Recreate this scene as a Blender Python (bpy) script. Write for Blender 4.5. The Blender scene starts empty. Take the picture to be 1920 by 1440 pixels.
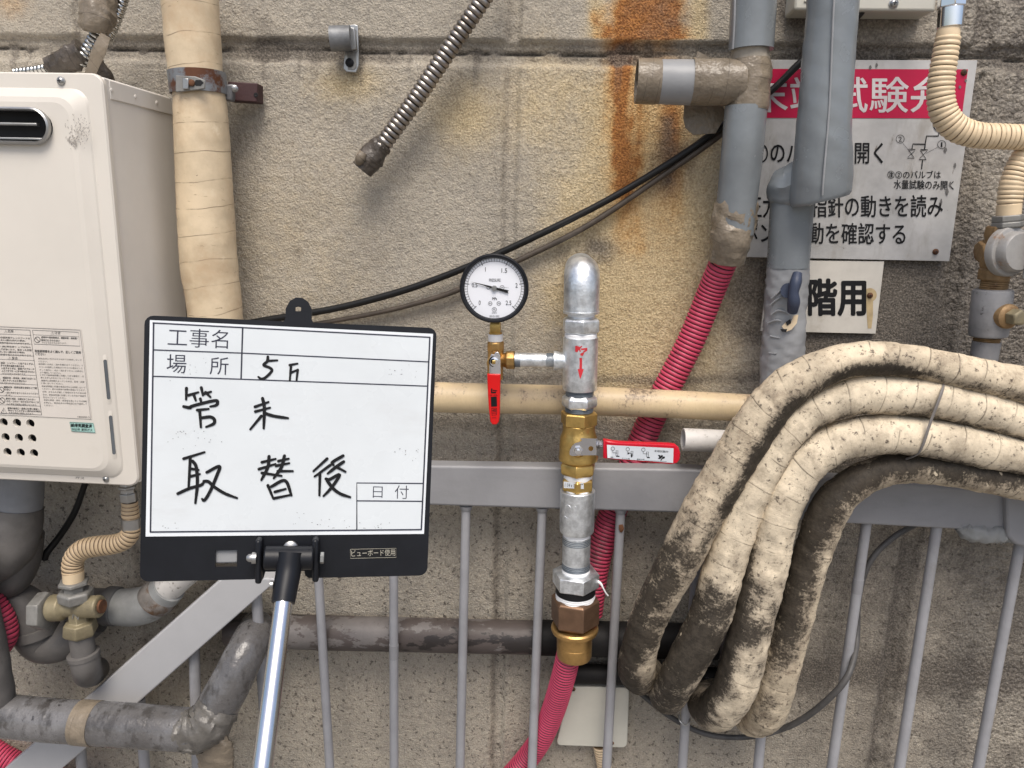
import bpy, bmesh, math, random
import numpy as np
from mathutils import Vector, Matrix
random.seed(7); rng = np.random.default_rng(7)
scene = bpy.context.scene
COL = scene.collection
R = math.radians

# ------------------------------------------------------------------ camera
F = 1396.0                      # focal length in photo pixels (1920 wide)
CX, CY = 960.0, 720.0
CAM = np.array((0.0, -1.27, 1.55))
_d = np.array((-157.0, 6174.0, 1396.0)); _d /= np.linalg.norm(_d)
_t = -0.06
_s = (157.0 - 1396.0 * _t) / 6174.0
_r = np.array((1.0, _s, _t)); _r /= np.linalg.norm(_r)
_n = np.cross(_r, _d)
cam_data = bpy.data.cameras.new('camera')
cam_data.sensor_width = 36.0
cam_data.lens = 36.0 * F / 1920.0
cam_data.clip_start = 0.02
cam_data.clip_end = 500.0
cam = bpy.data.objects.new('camera', cam_data); COL.objects.link(cam)
def _col(i): return Vector((_r[i], _n[i], -_d[i]))
ex, ey, ez = _col(0), -_col(1), -_col(2)
cam.matrix_world = Matrix(((ex.x, ey.x, ez.x, CAM[0]), (ex.y, ey.y, ez.y, CAM[1]), (ex.z, ey.z, ez.z, CAM[2]), (0, 0, 0, 1)))
scene.camera = cam

# ------------------------------------------------------------------ light
SUN_EL, SUN_AZ = 60.0, 172.0     # azimuth clockwise from +y
world = bpy.data.worlds.new('World'); scene.world = world; world.use_nodes = True
wn = world.node_tree; wn.nodes.clear()
sky = wn.nodes.new('ShaderNodeTexSky'); sky.sky_type = 'NISHITA'; sky.sun_disc = False
sky.sun_elevation = R(SUN_EL); sky.sun_rotation = R(SUN_AZ)
sky.air_density = 1.0; sky.dust_density = 4.0; sky.ozone_density = 1.0
bg = wn.nodes.new('ShaderNodeBackground'); bg.inputs[1].default_value = 0.125
wo = wn.nodes.new('ShaderNodeOutputWorld')
wn.links.new(sky.outputs[0], bg.inputs[0]); wn.links.new(bg.outputs[0], wo.inputs[0])
sd = bpy.data.lights.new('sun', 'SUN'); sd.energy = 2.0; sd.angle = R(30); sd.color = (1.0, 0.95, 0.88)
sun = bpy.data.objects.new('sun', sd); COL.objects.link(sun)
_sv = Vector((math.sin(R(SUN_AZ)) * math.cos(R(SUN_EL)), math.cos(R(SUN_AZ)) * math.cos(R(SUN_EL)), math.sin(R(SUN_EL))))
sun.rotation_euler = (-_sv).to_track_quat('-Z', 'Y').to_euler()
vs = scene.view_settings
scene.display_settings.display_device = 'sRGB'
vs.view_transform = 'Standard'; vs.look = 'None'; vs.exposure = 0.46; vs.gamma = 1.0; vs.use_curve_mapping = False

# ------------------------------------------------------------------ geometry helpers
def ray(px, py):
    c = np.array(((px - CX) / F, (py - CY) / F, 1.0))
    return np.array((c @ _r, c @ _n, -(c @ _d)))
def W(px, py, h):
    """point seen at photo pixel px,py at height h in front of the wall (plane y=-h)"""
    v = ray(px, py); return CAM + v * ((-h - CAM[1]) / v[1])
def depth(p): return float((np.asarray(p) - CAM) @ np.array((_r[2], _n[2], -_d[2])))
def proj(P):
    v = np.asarray(P) - CAM
    c = v[:, 0:1] * _r + v[:, 1:2] * _n - v[:, 2:3] * _d
    return CX + F * c[:, 0] / c[:, 2], CY + F * c[:, 1] / c[:, 2]
def unit(v): v = np.asarray(v, float); return v / np.linalg.norm(v)

class Plane:
    """a plane in space: point + two axes; at(px,py) gives the point of it seen at a photo pixel"""
    def __init__(s, o, n): s.o = np.asarray(o, float); s.n = unit(n)
    def at(s, px, py, off=0.0):
        v = ray(px, py); o = s.o + s.n * off
        return CAM + v * (((o - CAM) @ s.n) / (v @ s.n))
def wallplane(h): return Plane((0, -h, 0), (0, -1, 0))
def quad_plane(px, dist):
    a, b, c, d = [ray(*p) for p in px]           # TL TR BR BL of a rectangle
    M = np.stack([-b, c, -d], 1); l = np.linalg.solve(M, -a)   # a - lb b + lc c - ld d = 0
    k = dist / ((1 + l[0] + l[1] + l[2]) / 4)
    P = [a * k + CAM, b * l[0] * k + CAM, c * l[1] * k + CAM, d * l[2] * k + CAM]
    n = np.cross(P[1] - P[0], P[3] - P[0]); n = unit(n)
    if n @ (CAM - P[0]) < 0: n = -n
    return Plane(P[0], n), P

def vnoise(x, z, cell, seed):
    rs = np.random.default_rng(seed); G = rs.random((128, 128))
    fx, fz = x / cell, z / cell; ix, iz = np.floor(fx).astype(int), np.floor(fz).astype(int)
    a, b = fx - ix, fz - iz; a = a * a * (3 - 2 * a); b = b * b * (3 - 2 * b)
    g_ = lambda i, j: G[i % 128, j % 128]
    return (g_(ix, iz) * (1 - a) + g_(ix + 1, iz) * a) * (1 - b) + (g_(ix, iz + 1) * (1 - a) + g_(ix + 1, iz + 1) * a) * b
class MB:
    def __init__(s): s.v = []; s.f = []; s.uv = []; s.g = []; s.n = 0
    def add(s, v, f, uv=None, g=None):
        v = np.asarray(v, float).reshape(-1, 3)
        s.v.append(v); o = s.n; s.n += len(v)
        for i, q in enumerate(f):
            s.f.append([a + o for a in q]); s.uv.append(uv[i] if uv is not None else [(0, 0)] * len(q))
        s.g.append(np.zeros(len(v)) if g is None else np.asarray(g, float).reshape(-1))
        return s
    def mesh(s, name, mats, loc):
        V = np.concatenate(s.v) - np.asarray(loc)
        m = bpy.data.meshes.new(name); m.from_pydata(V.tolist(), [], s.f)
        uvl = m.uv_layers.new(name='UVMap')
        flat = np.array([c for u in s.uv for c in u], np.float32).reshape(-1)
        uvl.data.foreach_set('uv', flat)
        a = m.attributes.new('grime_dark', 'FLOAT', 'POINT'); a.data.foreach_set('value', np.concatenate(s.g).astype(np.float32))
        m.materials.append(mats)
        m.validate()
        return m

def children_loc(parent):
    p = np.zeros(3); o = parent
    while o is not None: p = p + np.array(o.location); o = o.parent
    return p
def obj(name, mb, m, parent=None, loc=None, bevel=None, smooth=38, label=None, seg=2):
    if parent is not None: base = children_loc(parent); l = base
    else:
        l = np.concatenate(mb.v).mean(0) if loc is None else np.asarray(loc)
    me = mb.mesh(name, m, l)
    o = bpy.data.objects.new(name, me); COL.objects.link(o)
    if parent is not None: o.parent = parent
    else: o.location = l
    if smooth:
        me.polygons.foreach_set('use_smooth', [True] * len(me.polygons)); me.set_sharp_from_angle(angle=R(smooth))
    if bevel:
        b = o.modifiers.new('bevel', 'BEVEL'); b.width = bevel; b.segments = seg; b.limit_method = 'ANGLE'; b.angle_limit = R(40)
    if label: o['label'] = label
    return o
def tag(o, label, cat, group=None, kind=None):
    o['label'] = label; o['category'] = cat
    if group: o['group'] = group
    if kind: o['kind'] = kind
    return o
def thing(name, label, cat, loc, group=None):
    o = bpy.data.objects.new(name, None); COL.objects.link(o); o.location = Vector(loc); o.empty_display_size = 0.05
    return tag(o, label, cat, group)

def catmull(P, n):
    P = np.asarray(P, float)
    if len(P) == 2:
        t = np.linspace(0, 1, n)[:, None]; return P[0] * (1 - t) + P[1] * t
    Q = np.vstack([2 * P[0] - P[1], P, 2 * P[-1] - P[-2]])
    out = []; k = len(P) - 1
    for u in np.linspace(0, k, n):
        i = min(int(u), k - 1); t = u - i
        a, b, c, d = Q[i], Q[i + 1], Q[i + 2], Q[i + 3]
        out.append(0.5 * ((2 * b) + (-a + c) * t + (2 * a - 5 * b + 4 * c - d) * t * t + (-a + 3 * b - 3 * c + d) * t ** 3))
    return np.array(out)
def pxpath(pts):
    """[(px,py,h,width px)] -> 4-column world path with radius"""
    out = []
    for px, py, h, w in pts:
        p = W(px, py, h); out.append((*p, w / 2 * depth(p) / F))
    return np.array(out)
def tube(mb, path, segs=28, step=0.006, caps=(1, 1), corr=None, gf=None, flat=1.0, wob=0.0, seed=0, rfun=None, hint=(0, 1, 0), crumple=None, wrap=None, rev=False):
    """swept tube along a 4-column path (x,y,z,radius), resampled evenly"""
    C = catmull(path, 400 if len(path) > 2 else 60)
    L = np.concatenate([[0], np.cumsum(np.linalg.norm(np.diff(C[:, :3], axis=0), axis=1))])
    n = max(2, int(L[-1] / step) + 1); s = np.linspace(0, L[-1], n)
    P = np.stack([np.interp(s, L, C[:, k]) for k in range(4)], 1)
    X = P[:, :3]; T = np.gradient(X, axis=0); T /= np.linalg.norm(T, axis=1)[:, None]
    h = np.array(hint, float); N = h - T[0] * (h @ T[0])
    if np.linalg.norm(N) < 0.2: N = np.array((0.0, 0, 1)) - T[0] * T[0][2]
    if rev: N = h - T[-1] * (h @ T[-1])
    N = unit(N); Ns = []
    for i in (range(n - 1, -1, -1) if rev else range(n)):
        N = N - T[i] * (N @ T[i]); N = unit(N); Ns.append(N)
    Ns = np.array(Ns[::-1] if rev else Ns); B = np.cross(T, Ns)
    r = P[:, 3].copy(); g0 = np.zeros(n)
    if corr:
        pitch, amp = corr; ph = (s / pitch) % 1.0
        c = np.abs(np.sin(np.pi * ph)) ** 0.7        # round ribs, sharp valleys
        r = r - amp * (1 - c); g0 = np.clip(1.15 - c * 1.55, 0, 1)  # rib valleys take the darker colour
    th = np.linspace(0, 2 * np.pi, segs, endpoint=False)
    V = np.zeros((n, segs, 3)); G = np.zeros((n, segs))
    rs = np.random.default_rng(seed + 11); fr = rs.uniform(20, 60, 4); pa = rs.uniform(0, 6.28, 4)
    for j, a in enumerate(th):
        rr = r.copy()
        if wob:
            rr = rr * (1 + wob * (0.5 * np.sin(fr[0] * s + 2 * a + pa[0]) + 0.3 * np.sin(fr[1] * 2.3 * s - a + pa[1]) + 0.25 * np.sin(fr[2] * 4.1 * s + 3 * a + pa[2])))
        if wrap is not None: rr = rr + wrap[1] * (((s + wrap[2] * a / (2 * np.pi)) / wrap[0] + 0.25 * np.sin(s * 23 + seed)) % 1.0 - 0.5)
        if crumple is not None:
            ca, cc = crumple; q = a * r.mean() / cc
            e = vnoise(s / cc * 1.0 + 0.55 * q + 31, np.abs(((a / (2 * np.pi) * 2) % 2) - 1) * np.pi * r / cc + 7 + seed, 1.0, seed + 3)
            e2 = vnoise(s / cc * 2.6 - 0.9 * math.sin(a) * 2 + 11, np.full(n, 2.2 * math.cos(a) + 40.0), 1.0, seed + 5)
            rr = rr + ca * (0.55 - np.abs(2 * e - 1)) + ca * 0.6 * (0.5 - np.abs(2 * e2 - 1))
        if rfun is not None: rr = rr * rfun(s, s / L[-1], a / (2 * np.pi))
        V[:, j] = X + Ns * (rr * np.cos(a))[:, None] * flat + B * (rr * np.sin(a))[:, None]
        G[:, j] = g0 if gf is None else gf(s / L[-1], a / (2 * np.pi))
    f = []; uv = []
    for i in range(n - 1):
        for j in range(segs):
            k = (j + 1) % segs
            f.append((i * segs + j, i * segs + k, (i + 1) * segs + k, (i + 1) * segs + j))
            uv.append([(s[i], j / segs), (s[i], (j + 1) / segs), (s[i + 1], (j + 1) / segs), (s[i + 1], j / segs)])
    if caps[0]: f.append(tuple(range(segs))[::-1]); uv.append([(0, 0)] * segs)
    if caps[1]: f.append(tuple((n - 1) * segs + j for j in range(segs))); uv.append([(s[-1], 0)] * segs)
    mb.add(V.reshape(-1, 3), f, uv, G.reshape(-1)); return mb
def axes(d, hint=(0, 0, 1)):
    d = unit(d); h = np.array(hint, float)
    if abs(d @ h) > 0.9: h = np.array((0.0, 1, 0))
    u = unit(np.cross(h, d)); v = np.cross(d, u); return u, v, d
def lathe(mb, o, d, prof, segs=32, rot=0.0, caps=(1, 1), hint=(0, 0, 1)):
    """rings [(t, r)] along direction d from o"""
    u, v, w = axes(d, hint); o = np.asarray(o, float)
    V = []
    for t, r in prof:
        for j in range(segs):
            a = 2 * np.pi * (j + rot) / segs
            V.append(o + w * t + (u * math.cos(a) + v * math.sin(a)) * r)
    n = len(prof); f = []; uv = []
    for i in range(n - 1):
        for j in range(segs):
            k = (j + 1) % segs
            f.append((i * segs + j, i * segs + k, (i + 1) * segs + k, (i + 1) * segs + j))
            uv.append([(prof[i][0], j / segs), (prof[i][0], (j + 1) / segs), (prof[i + 1][0], (j + 1) / segs), (prof[i + 1][0], j / segs)])
    if caps[0]: f.append(tuple(range(segs))[::-1]); uv.append([(0, 0)] * segs)
    if caps[1]: f.append(tuple((n - 1) * segs + j for j in range(segs))); uv.append([(0, 0)] * segs)
    mb.add(V, f, uv); return mb
def prism(mb, poly, ext):
    """polygon of world points extruded by vector ext"""
    P = np.asarray(poly, float); n = len(P); ext = np.asarray(ext, float)
    nn = np.zeros(3)
    for i in range(n): nn += np.cross(P[i] - P[0], P[(i + 1) % n] - P[0])
    V = np.vstack([P, P + ext]); a = tuple(range(n)); b = tuple(range(n, 2 * n))
    f = [a[::-1], b] + [(i, (i + 1) % n, n + (i + 1) % n, n + i) for i in range(n)]
    if nn @ ext < 0: f = [q[::-1] for q in f]
    mb.add(V, f); return mb
def box(mb, lo, hi):
    x0, y0, z0 = lo; x1, y1, z1 = hi
    return prism(mb, [(x0, y0, z0), (x1, y0, z0), (x1, y1, z0), (x0, y1, z0)], (0, 0, z1 - z0))
def rrect(x0, z0, x1, z1, r, k=6):
    P = []
    for cx, cz, a0 in ((x1 - r, z0 + r, -90), (x1 - r, z1 - r, 0), (x0 + r, z1 - r, 90), (x0 + r, z0 + r, 180)):
        for i in range(k + 1):
            a = R(a0 + 90 * i / k); P.append((cx + r * math.cos(a), cz + r * math.sin(a)))
    return P
def circle2(cx, cz, r, n=24): return [(cx + r * math.cos(2 * math.pi * i / n), cz + r * math.sin(2 * math.pi * i / n)) for i in range(n)]
def stadium(x0, x1, z, r, n=12):
    P = []
    for i in range(n + 1): a = R(-90 + 180 * i / n); P.append((x1 - r + r * math.cos(a), z + r * math.sin(a)))
    for i in range(n + 1): a = R(90 + 180 * i / n); P.append((x0 + r + r * math.cos(a), z + r * math.sin(a)))
    return P
def sheet_with_holes(mb, outline, holes, to3, off, back):
    """flat plate with real holes; to3(x, z, offset) maps plate coordinates to space; hole walls go from off to back"""
    bm = bmesh.new(); edges = []
    for loop in [outline] + holes:
        vs_ = [bm.verts.new(Vector((p[0], p[1], 0))) for p in loop]
        for i in range(len(vs_)): edges.append(bm.edges.new((vs_[i], vs_[(i + 1) % len(vs_)])))
    bmesh.ops.triangle_fill(bm, use_beauty=True, use_dissolve=False, edges=edges, normal=(0, 0, 1))
    bm.verts.index_update()
    V = [to3(v.co.x, v.co.y, off) for v in bm.verts]; f = []
    for q in bm.faces:
        ids = [v.index for v in q.verts]
        f.append(ids if q.normal.z > 0 else ids[::-1])
    mb.add(V, f); bm.free()
    for k, loop in enumerate([outline] + holes):
        n = len(loop); A = [to3(p[0], p[1], off) for p in loop]; B = [to3(p[0], p[1], back) for p in loop]
        f = [(i, n + i, n + (i + 1) % n, (i + 1) % n) for i in range(n)]
        mb.add(A + B, f)
    return mb
def text_px(mb, s, p0, p1, hpx, plane, off=0.0006, bold=0.0, fit=True):
    """text whose glyph box runs from photo pixel p0 to p1 (its bottom edge) and hpx high, lying on plane"""
    c = bpy.data.curves.new('lettering', 'FONT'); c.body = s; c.size = 1.0; c.offset = min(bold, 0.0); c.resolution_u = 3
    o = bpy.data.objects.new('lettering', c); COL.objects.link(o)
    dg = bpy.context.evaluated_depsgraph_get(); dg.update(); m = o.evaluated_get(dg).to_mesh()
    V = np.array([v.co[:] for v in m.vertices]); f = [list(q.vertices) for q in m.polygons]
    o.evaluated_get(dg).to_mesh_clear(); bpy.data.objects.remove(o); bpy.data.curves.remove(c)
    if len(V) == 0: return mb
    lo, hi = V.min(0), V.max(0)
    d = np.array((p1[0] - p0[0], p1[1] - p0[1]), float); nrm = np.array((d[1], -d[0])) / np.linalg.norm(d)
    A = plane.at(*p0, off); U = plane.at(*p1, off) - A
    mid = ((p0[0] + p1[0]) / 2 , (p0[1] + p1[1]) / 2)
    H = plane.at(mid[0] + nrm[0] * hpx, mid[1] + nrm[1] * hpx, off) - plane.at(*mid, off)
    a = (V[:, 0] - lo[0]) / (hi[0] - lo[0]); b = (V[:, 1] - lo[1]) / max(1e-6, hi[1] - lo[1])
    Pt = A + a[:, None] * U + b[:, None] * H
    mb.add(Pt, f)
    if bold > 0:                                  # heavier weight: the same glyphs laid again a hair's breadth away
        w = bold * np.linalg.norm(H); hu, uu = H / np.linalg.norm(H), U / np.linalg.norm(U)
        for k, (p, q) in enumerate(((1, 0), (-1, 0), (0, 1), (0, -1), (.7, .7), (-.7, .7), (.7, -.7), (-.7, -.7))):
            mb.add(Pt + uu * w * p + hu * w * q + plane.n * (k + 1) * 6e-6, f)
    return mb
def stroke(mb, pts, wpx, plane, off=0.0006, curve=True, taper=False):
    """a flat pen line through photo pixels lying on plane"""
    P = np.array([plane.at(px, py, off) for px, py in pts])
    C = catmull(P, max(2, 8 * (len(P) - 1) + 1)) if (curve and len(P) > 2) else P
    w = wpx / 2 * depth(P[0]) / F; n = len(C)
    T = np.gradient(C, axis=0); T /= np.linalg.norm(T, axis=1)[:, None] + 1e-12
    S = np.cross(plane.n, T)
    ws = np.full(n, w)
    if taper: ws = w * np.interp(np.linspace(0, 1, n), [0, .12, .8, 1], [.95, 1.05, 1, .7])
    V = np.vstack([C + S * ws[:, None], C - S * ws[:, None]])
    f = [(i, i + 1, n + i + 1, n + i) for i in range(n - 1)]
    mb.add(V, [q[::-1] for q in f])
    if taper:
        for e, r0 in ((0, ws[0]), (n - 1, ws[-1])):
            u = T[e]; v = S[e]
            K = [C[e] + (u * math.cos(a) + v * math.sin(a)) * r0 + plane.n * 0.00004 for a in np.linspace(0, 2 * np.pi, 10, endpoint=False)]
            mb.add(K, [tuple(range(10))])
    return mb
def patch(mb, px, plane, off=0.0004):
    """flat polygon through photo pixels on plane"""
    P = [plane.at(x, y, off) for x, y in px]; f = [tuple(range(len(P)))]
    n = np.cross(P[1] - P[0], P[2] - P[0])
    if n @ plane.n < 0: f = [f[0][::-1]]
    mb.add(P, f); return mb
def slab(mb, px, plane, off, thick):
    P = [plane.at(x, y, off) for x, y in px]
    return prism(mb, P, -plane.n * thick)
def circle_px(cx, cy, r, n=28): return [(cx + r * math.cos(2 * math.pi * i / n), cy + r * math.sin(2 * math.pi * i / n)) for i in range(n)]
def ringstroke(mb, cx, cy, r, wpx, plane, off=0.0006, n=28, a0=0, a1=360):
    return stroke(mb, [(cx + r * math.cos(R(a0 + (a1 - a0) * i / n)), cy + r * math.sin(R(a0 + (a1 - a0) * i / n))) for i in range(n + 1)], wpx, plane, off, curve=False)
def pxlathe(mb, A, B, h, prof, segs=32, rot=0.0, caps=(1, 1)):
    """turned solid on the axis through photo pixels A->B at height h; prof = [(pixels from A, width px)]"""
    hA, hB = (h if isinstance(h, tuple) else (h, h))
    a, b = W(*A, hA), W(*B, hB); n = math.hypot(B[0] - A[0], B[1] - A[1]); L = np.linalg.norm(b - a)
    k = depth((a + b) / 2) / F
    return lathe(mb, a, b - a, [(t / n * L, w / 2 * k) for t, w in prof], segs, rot, caps)

# ------------------------------------------------------------------ materials
class NT:
    def __init__(s, name):
        s.m = bpy.data.materials.new(name); s.m.use_nodes = True; s.t = s.m.node_tree; s.t.nodes.clear()
        s.out = s.n('OutputMaterial'); s.b = s.n('BsdfPrincipled'); s.l(s.b.outputs[0], s.out.inputs[0])
        s.co = s.n('TexCoord').outputs['Object']
    def n(s, k): return s.t.nodes.new('ShaderNode' + k)
    def l(s, a, b): s.t.links.new(a, b)
    def val(s, sock, v):
        if hasattr(v, 'links') or isinstance(v, bpy.types.NodeSocket): s.l(v, sock)
        else: sock.default_value = v
    def noise(s, scale, detail=4, rough=0.6, vec=None, stretch=None, dist=0.0):
        x = s.n('TexNoise'); x.inputs['Scale'].default_value = scale; x.inputs['Detail'].default_value = detail
        x.inputs['Roughness'].default_value = rough; x.inputs['Distortion'].default_value = dist
        v = vec if vec is not None else s.co
        if stretch:
            mp = s.n('Mapping'); mp.inputs['Scale'].default_value = stretch; s.l(v, mp.inputs[0]); v = mp.outputs[0]
        s.l(v, x.inputs['Vector']); return x.outputs[0]
    def voro(s, scale, vec=None, feature='F1'):
        x = s.n('TexVoronoi'); x.feature = feature; x.inputs['Scale'].default_value = scale; s.l(vec if vec is not None else s.co, x.inputs['Vector']); return x.outputs[0]
    def ramp(s, x, lo, hi, a=0.0, b=1.0):
        r = s.n('MapRange'); r.interpolation_type = 'SMOOTHSTEP'; s.l(x, r.inputs[0])
        r.inputs[1].default_value = lo; r.inputs[2].default_value = hi; r.inputs[3].default_value = a; r.inputs[4].default_value = b
        return r.outputs[0]
    def math(s, op, a, b=0.0):
        x = s.n('Math'); x.operation = op; s.val(x.inputs[0], a); s.val(x.inputs[1], b); return x.outputs[0]
    def mix(s, fac, a, b, mode='MIX'):
        x = s.n('Mix'); x.data_type = 'RGBA'; x.blend_type = mode; x.clamp_factor = True
        s.val(x.inputs[0], fac)
        for k, c in ((6, a), (7, b)):
            if isinstance(c, tuple): x.inputs[k].default_value = (*c, 1)
            else: s.l(c, x.inputs[k])
        return x.outputs[2]
    def attr(s, name):
        a = s.n('Attribute'); a.attribute_name = name; return a.outputs['Fac']
    def uvx(s):
        u = s.n('UVMap'); x = s.n('SeparateXYZ'); s.l(u.outputs[0], x.inputs[0]); return x.outputs
    def bump(s, hgt, strength=0.3, dist=0.001, prev=None):
        b = s.n('Bump'); b.inputs['Strength'].default_value = strength; b.inputs['Distance'].default_value = dist
        s.l(hgt, b.inputs['Height'])
        if prev is not None: s.l(prev, b.inputs['Normal'])
        return b.outputs[0]
    def done(s, col, rough=0.5, metal=0.0, normal=None, spec=0.5, coat=0.0):
        s.val(s.b.inputs['Base Color'], (*col, 1) if isinstance(col, tuple) else col)
        s.val(s.b.inputs['Roughness'], rough); s.val(s.b.inputs['Metallic'], metal)
        s.b.inputs['Specular IOR Level'].default_value = spec; s.b.inputs['Coat Weight'].default_value = coat
        if normal is not None: s.l(normal, s.b.inputs['Normal'])
        return s.m
def sc(c, k): return tuple(min(1.0, x * k) for x in c)
def mat(name, base, rough=0.5, metal=0.0, vary=0.18, vscale=14, dirt=(), bump=(220, 0.12, 0.0006), grime_dark=None, rings=None, spec=0.36, rvar=0.12, coat=0.0):
    """base colour with cloudy variation, dirt patches [(colour, scale, lo, hi, stretch)], grime attribute and wrap lines"""
    t = NT(name)
    c = t.mix(t.ramp(t.noise(vscale, 5, 0.62), 0.3, 0.7), sc(base, 1 + vary * 0.6), sc(base, 1 - vary))
    nrm = None
    if bump: nrm = t.bump(t.noise(bump[0], 3, 0.6), bump[1], bump[2])
    if rings:
        per, rc, width, slant = rings
        u = t.uvx()
        a = t.math('ADD', t.math('ADD', u[0], t.math('MULTIPLY', u[1], slant)), t.math('MULTIPLY', t.noise(9, 2), per * 0.5))
        fr = t.math('FRACT', t.math('DIVIDE', a, per))
        line = t.math('MULTIPLY', t.ramp(fr, 0.0, width, 1, 0), t.ramp(t.noise(30, 3), 0.36, 0.6))
        c = t.mix(t.math('MULTIPLY', line, 0.85), c, rc)
        nrm = t.bump(t.math('ADD', fr, t.math('MULTIPLY', t.noise(60, 3), 0.6)), 0.5, 0.0016, nrm)
    dm = None
    for d in dirt:
        dc, scl, lo, hi = d[:4]
        k = t.ramp(t.noise(scl, 6, 0.7, stretch=d[4] if len(d) > 4 else None), lo, hi)
        c = t.mix(k, c, dc); dm = k
    if grime_dark:
        gc, gs, amt = grime_dark
        if gs < 80:                                # mould: a grey stain under black spots, streaks round the wrap and flaked clean patches
            g = t.math('MULTIPLY', t.attr('grime_dark'), amt)
            lo = t.math('SUBTRACT', t.noise(gs * .55, 5, 0.65), 0.5); mid = t.math('SUBTRACT', t.noise(gs * 1.7, 7, 0.75), 0.5); hi_ = t.math('SUBTRACT', t.noise(gs * 8, 3, 0.65), 0.5)
            uvn = t.n('UVMap'); mp = t.n('Mapping'); mp.inputs['Scale'].default_value = (1, 0.035, 1); t.l(uvn.outputs[0], mp.inputs[0])
            st = t.math('SUBTRACT', t.noise(230, 4, 0.7, vec=mp.outputs[0]), 0.5)
            k1 = t.ramp(t.math('ADD', g, t.math('MULTIPLY', lo, 1.4)), 0.12, 0.75)
            c = t.mix(t.math('MULTIPLY', k1, 0.62), c, sc(gc, 11.0))
            k2 = t.math('ADD', t.math('ADD', g, t.math('MULTIPLY', lo, 1.5)), t.math('ADD', t.math('MULTIPLY', mid, 1.7), t.math('ADD', t.math('MULTIPLY', hi_, 1.0), t.math('MULTIPLY', st, 0.75))))
            k2 = t.ramp(k2, 0.40, 0.92)
            c = t.mix(t.math('MULTIPLY', k2, 0.93), c, t.mix(t.ramp(mid, -.1, .1), gc, sc(gc, 2.6)))
            k3 = t.ramp(t.noise(gs * .8, 3, 0.5, stretch=(1.2, 1, .8)), 0.70, 0.72)
            c = t.mix(t.math('MULTIPLY', k3, 0.8), c, base)
            nrm = t.bump(st, 0.5, 0.0016, nrm)
        else:
            k = t.math('ADD', t.math('MULTIPLY', t.attr('grime_dark'), amt), t.math('MULTIPLY', t.math('SUBTRACT', t.noise(gs, 6, 0.7), 0.5), 0.6))
            c = t.mix(t.ramp(k, 0.25, 0.70), c, gc)
    ro = t.math('ADD', rough - rvar / 2, t.math('MULTIPLY', t.noise(vscale * 3, 4), rvar))
    return t.done(c, ro, metal, nrm, spec, coat)

INK = mat('black_ink', (0.008, 0.008, 0.009), 0.5, spec=.25, vary=0.1, bump=None)
INK_GREY = mat('faded_print', (0.10, 0.095, 0.09), 0.6, vary=0.2, bump=None)
RED_INK = mat('red_ink', (0.55, 0.03, 0.04), 0.5, bump=None)
WHITE_INK = mat('white_paint', (0.72, 0.70, 0.70), 0.5, bump=None, dirt=[((0.45, 0.42, 0.42), 30, 0.55, 0.8)])
HOLE = mat('dark_inside', (0.012, 0.012, 0.013), 0.7, bump=None)
ENAMEL = mat('cream_enamel', (0.64, 0.60, 0.535), 0.33, vary=0.05, vscale=3, bump=(9, 0.05, 0.003), dirt=[((0.30, 0.27, 0.23), 190, 0.70, 0.78), ((0.50, 0.46, 0.40), 7, 0.58, 0.9)])
ENAMEL_SIDE = mat('cream_enamel_side_lit', (0.74, 0.705, 0.645), 0.45, vary=0.08, vscale=4, bump=(60, 0.05, 0.001), dirt=[((0.30, 0.27, 0.23), 150, 0.70, 0.8)])  # same cream paint as the front, lightened so the side looks better lit
LABEL = mat('label_film', (0.60, 0.555, 0.50), 0.4, vary=0.04, bump=None, dirt=[((0.48, 0.44, 0.39), 20, 0.55, 0.9)])
STEEL = mat('dull_steel', (0.42, 0.42, 0.41), 0.35, metal=0.9, bump=(120, 0.1, 0.0004), dirt=[((0.16, 0.14, 0.12), 26, 0.58, 0.8)])
GALV = mat('galvanised_iron', (0.78, 0.81, 0.83), 0.40, metal=0.9, vary=0.28, vscale=70, rvar=.3, bump=(260, 0.5, 0.0010), dirt=[((0.36, 0.40, 0.42), 45, 0.58, 0.78)])
GALV_THREAD = mat('dark_thread', (0.20, 0.23, 0.26), 0.45, metal=0.6, bump=(300, 0.2, 0.0004))
BRASS = mat('bright_brass', (0.60, 0.405, 0.135), 0.36, metal=0.9, vary=0.2, vscale=60, rvar=.2, bump=(340, 0.4, 0.0007), dirt=[((0.42, 0.26, 0.09), 30, 0.56, 0.8)])
BRASS_CAST = mat('cast_brass', (0.48, 0.295, 0.11), 0.40, metal=0.85, vary=0.2, vscale=50, bump=(380, 0.4, 0.0007), dirt=[((0.34, 0.20, 0.07), 40, 0.55, 0.8)])
BRONZE = mat('brown_bronze', (0.19, 0.115, 0.072), 0.42, metal=0.7, vary=0.2, vscale=40, bump=(300, 0.2, 0.0005), dirt=[((0.42, 0.29, 0.19), 60, 0.62, 0.75)])
PTFE = mat('white_thread_tape', (0.85, 0.85, 0.85), 0.45, vary=0.04, bump=(160, 0.25, 0.0006))
RED = mat('red_vinyl', (0.60, 0.010, 0.010), 0.34, vary=0.06, bump=(120, .08, .0006), spec=.3)
CRIMSON = mat('crimson_vinyl', (0.50, 0.003, 0.018), 0.28, vary=0.06, bump=(120, .08, .0006), spec=.35)
CHROME = mat('chrome', (0.82, 0.82, 0.83), 0.08, metal=1.0, vary=0.03, bump=None)
ALU = mat('aluminium_tube', (0.74, 0.75, 0.77), 0.2, metal=1.0, vary=0.06, vscale=20, bump=(60, 0.05, 0.0004))
BLACK = mat('black_plastic', (0.008, 0.009, 0.012), 0.42, spec=.28, vary=0.2, vscale=30, bump=(600, 0.1, 0.0003))
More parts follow.
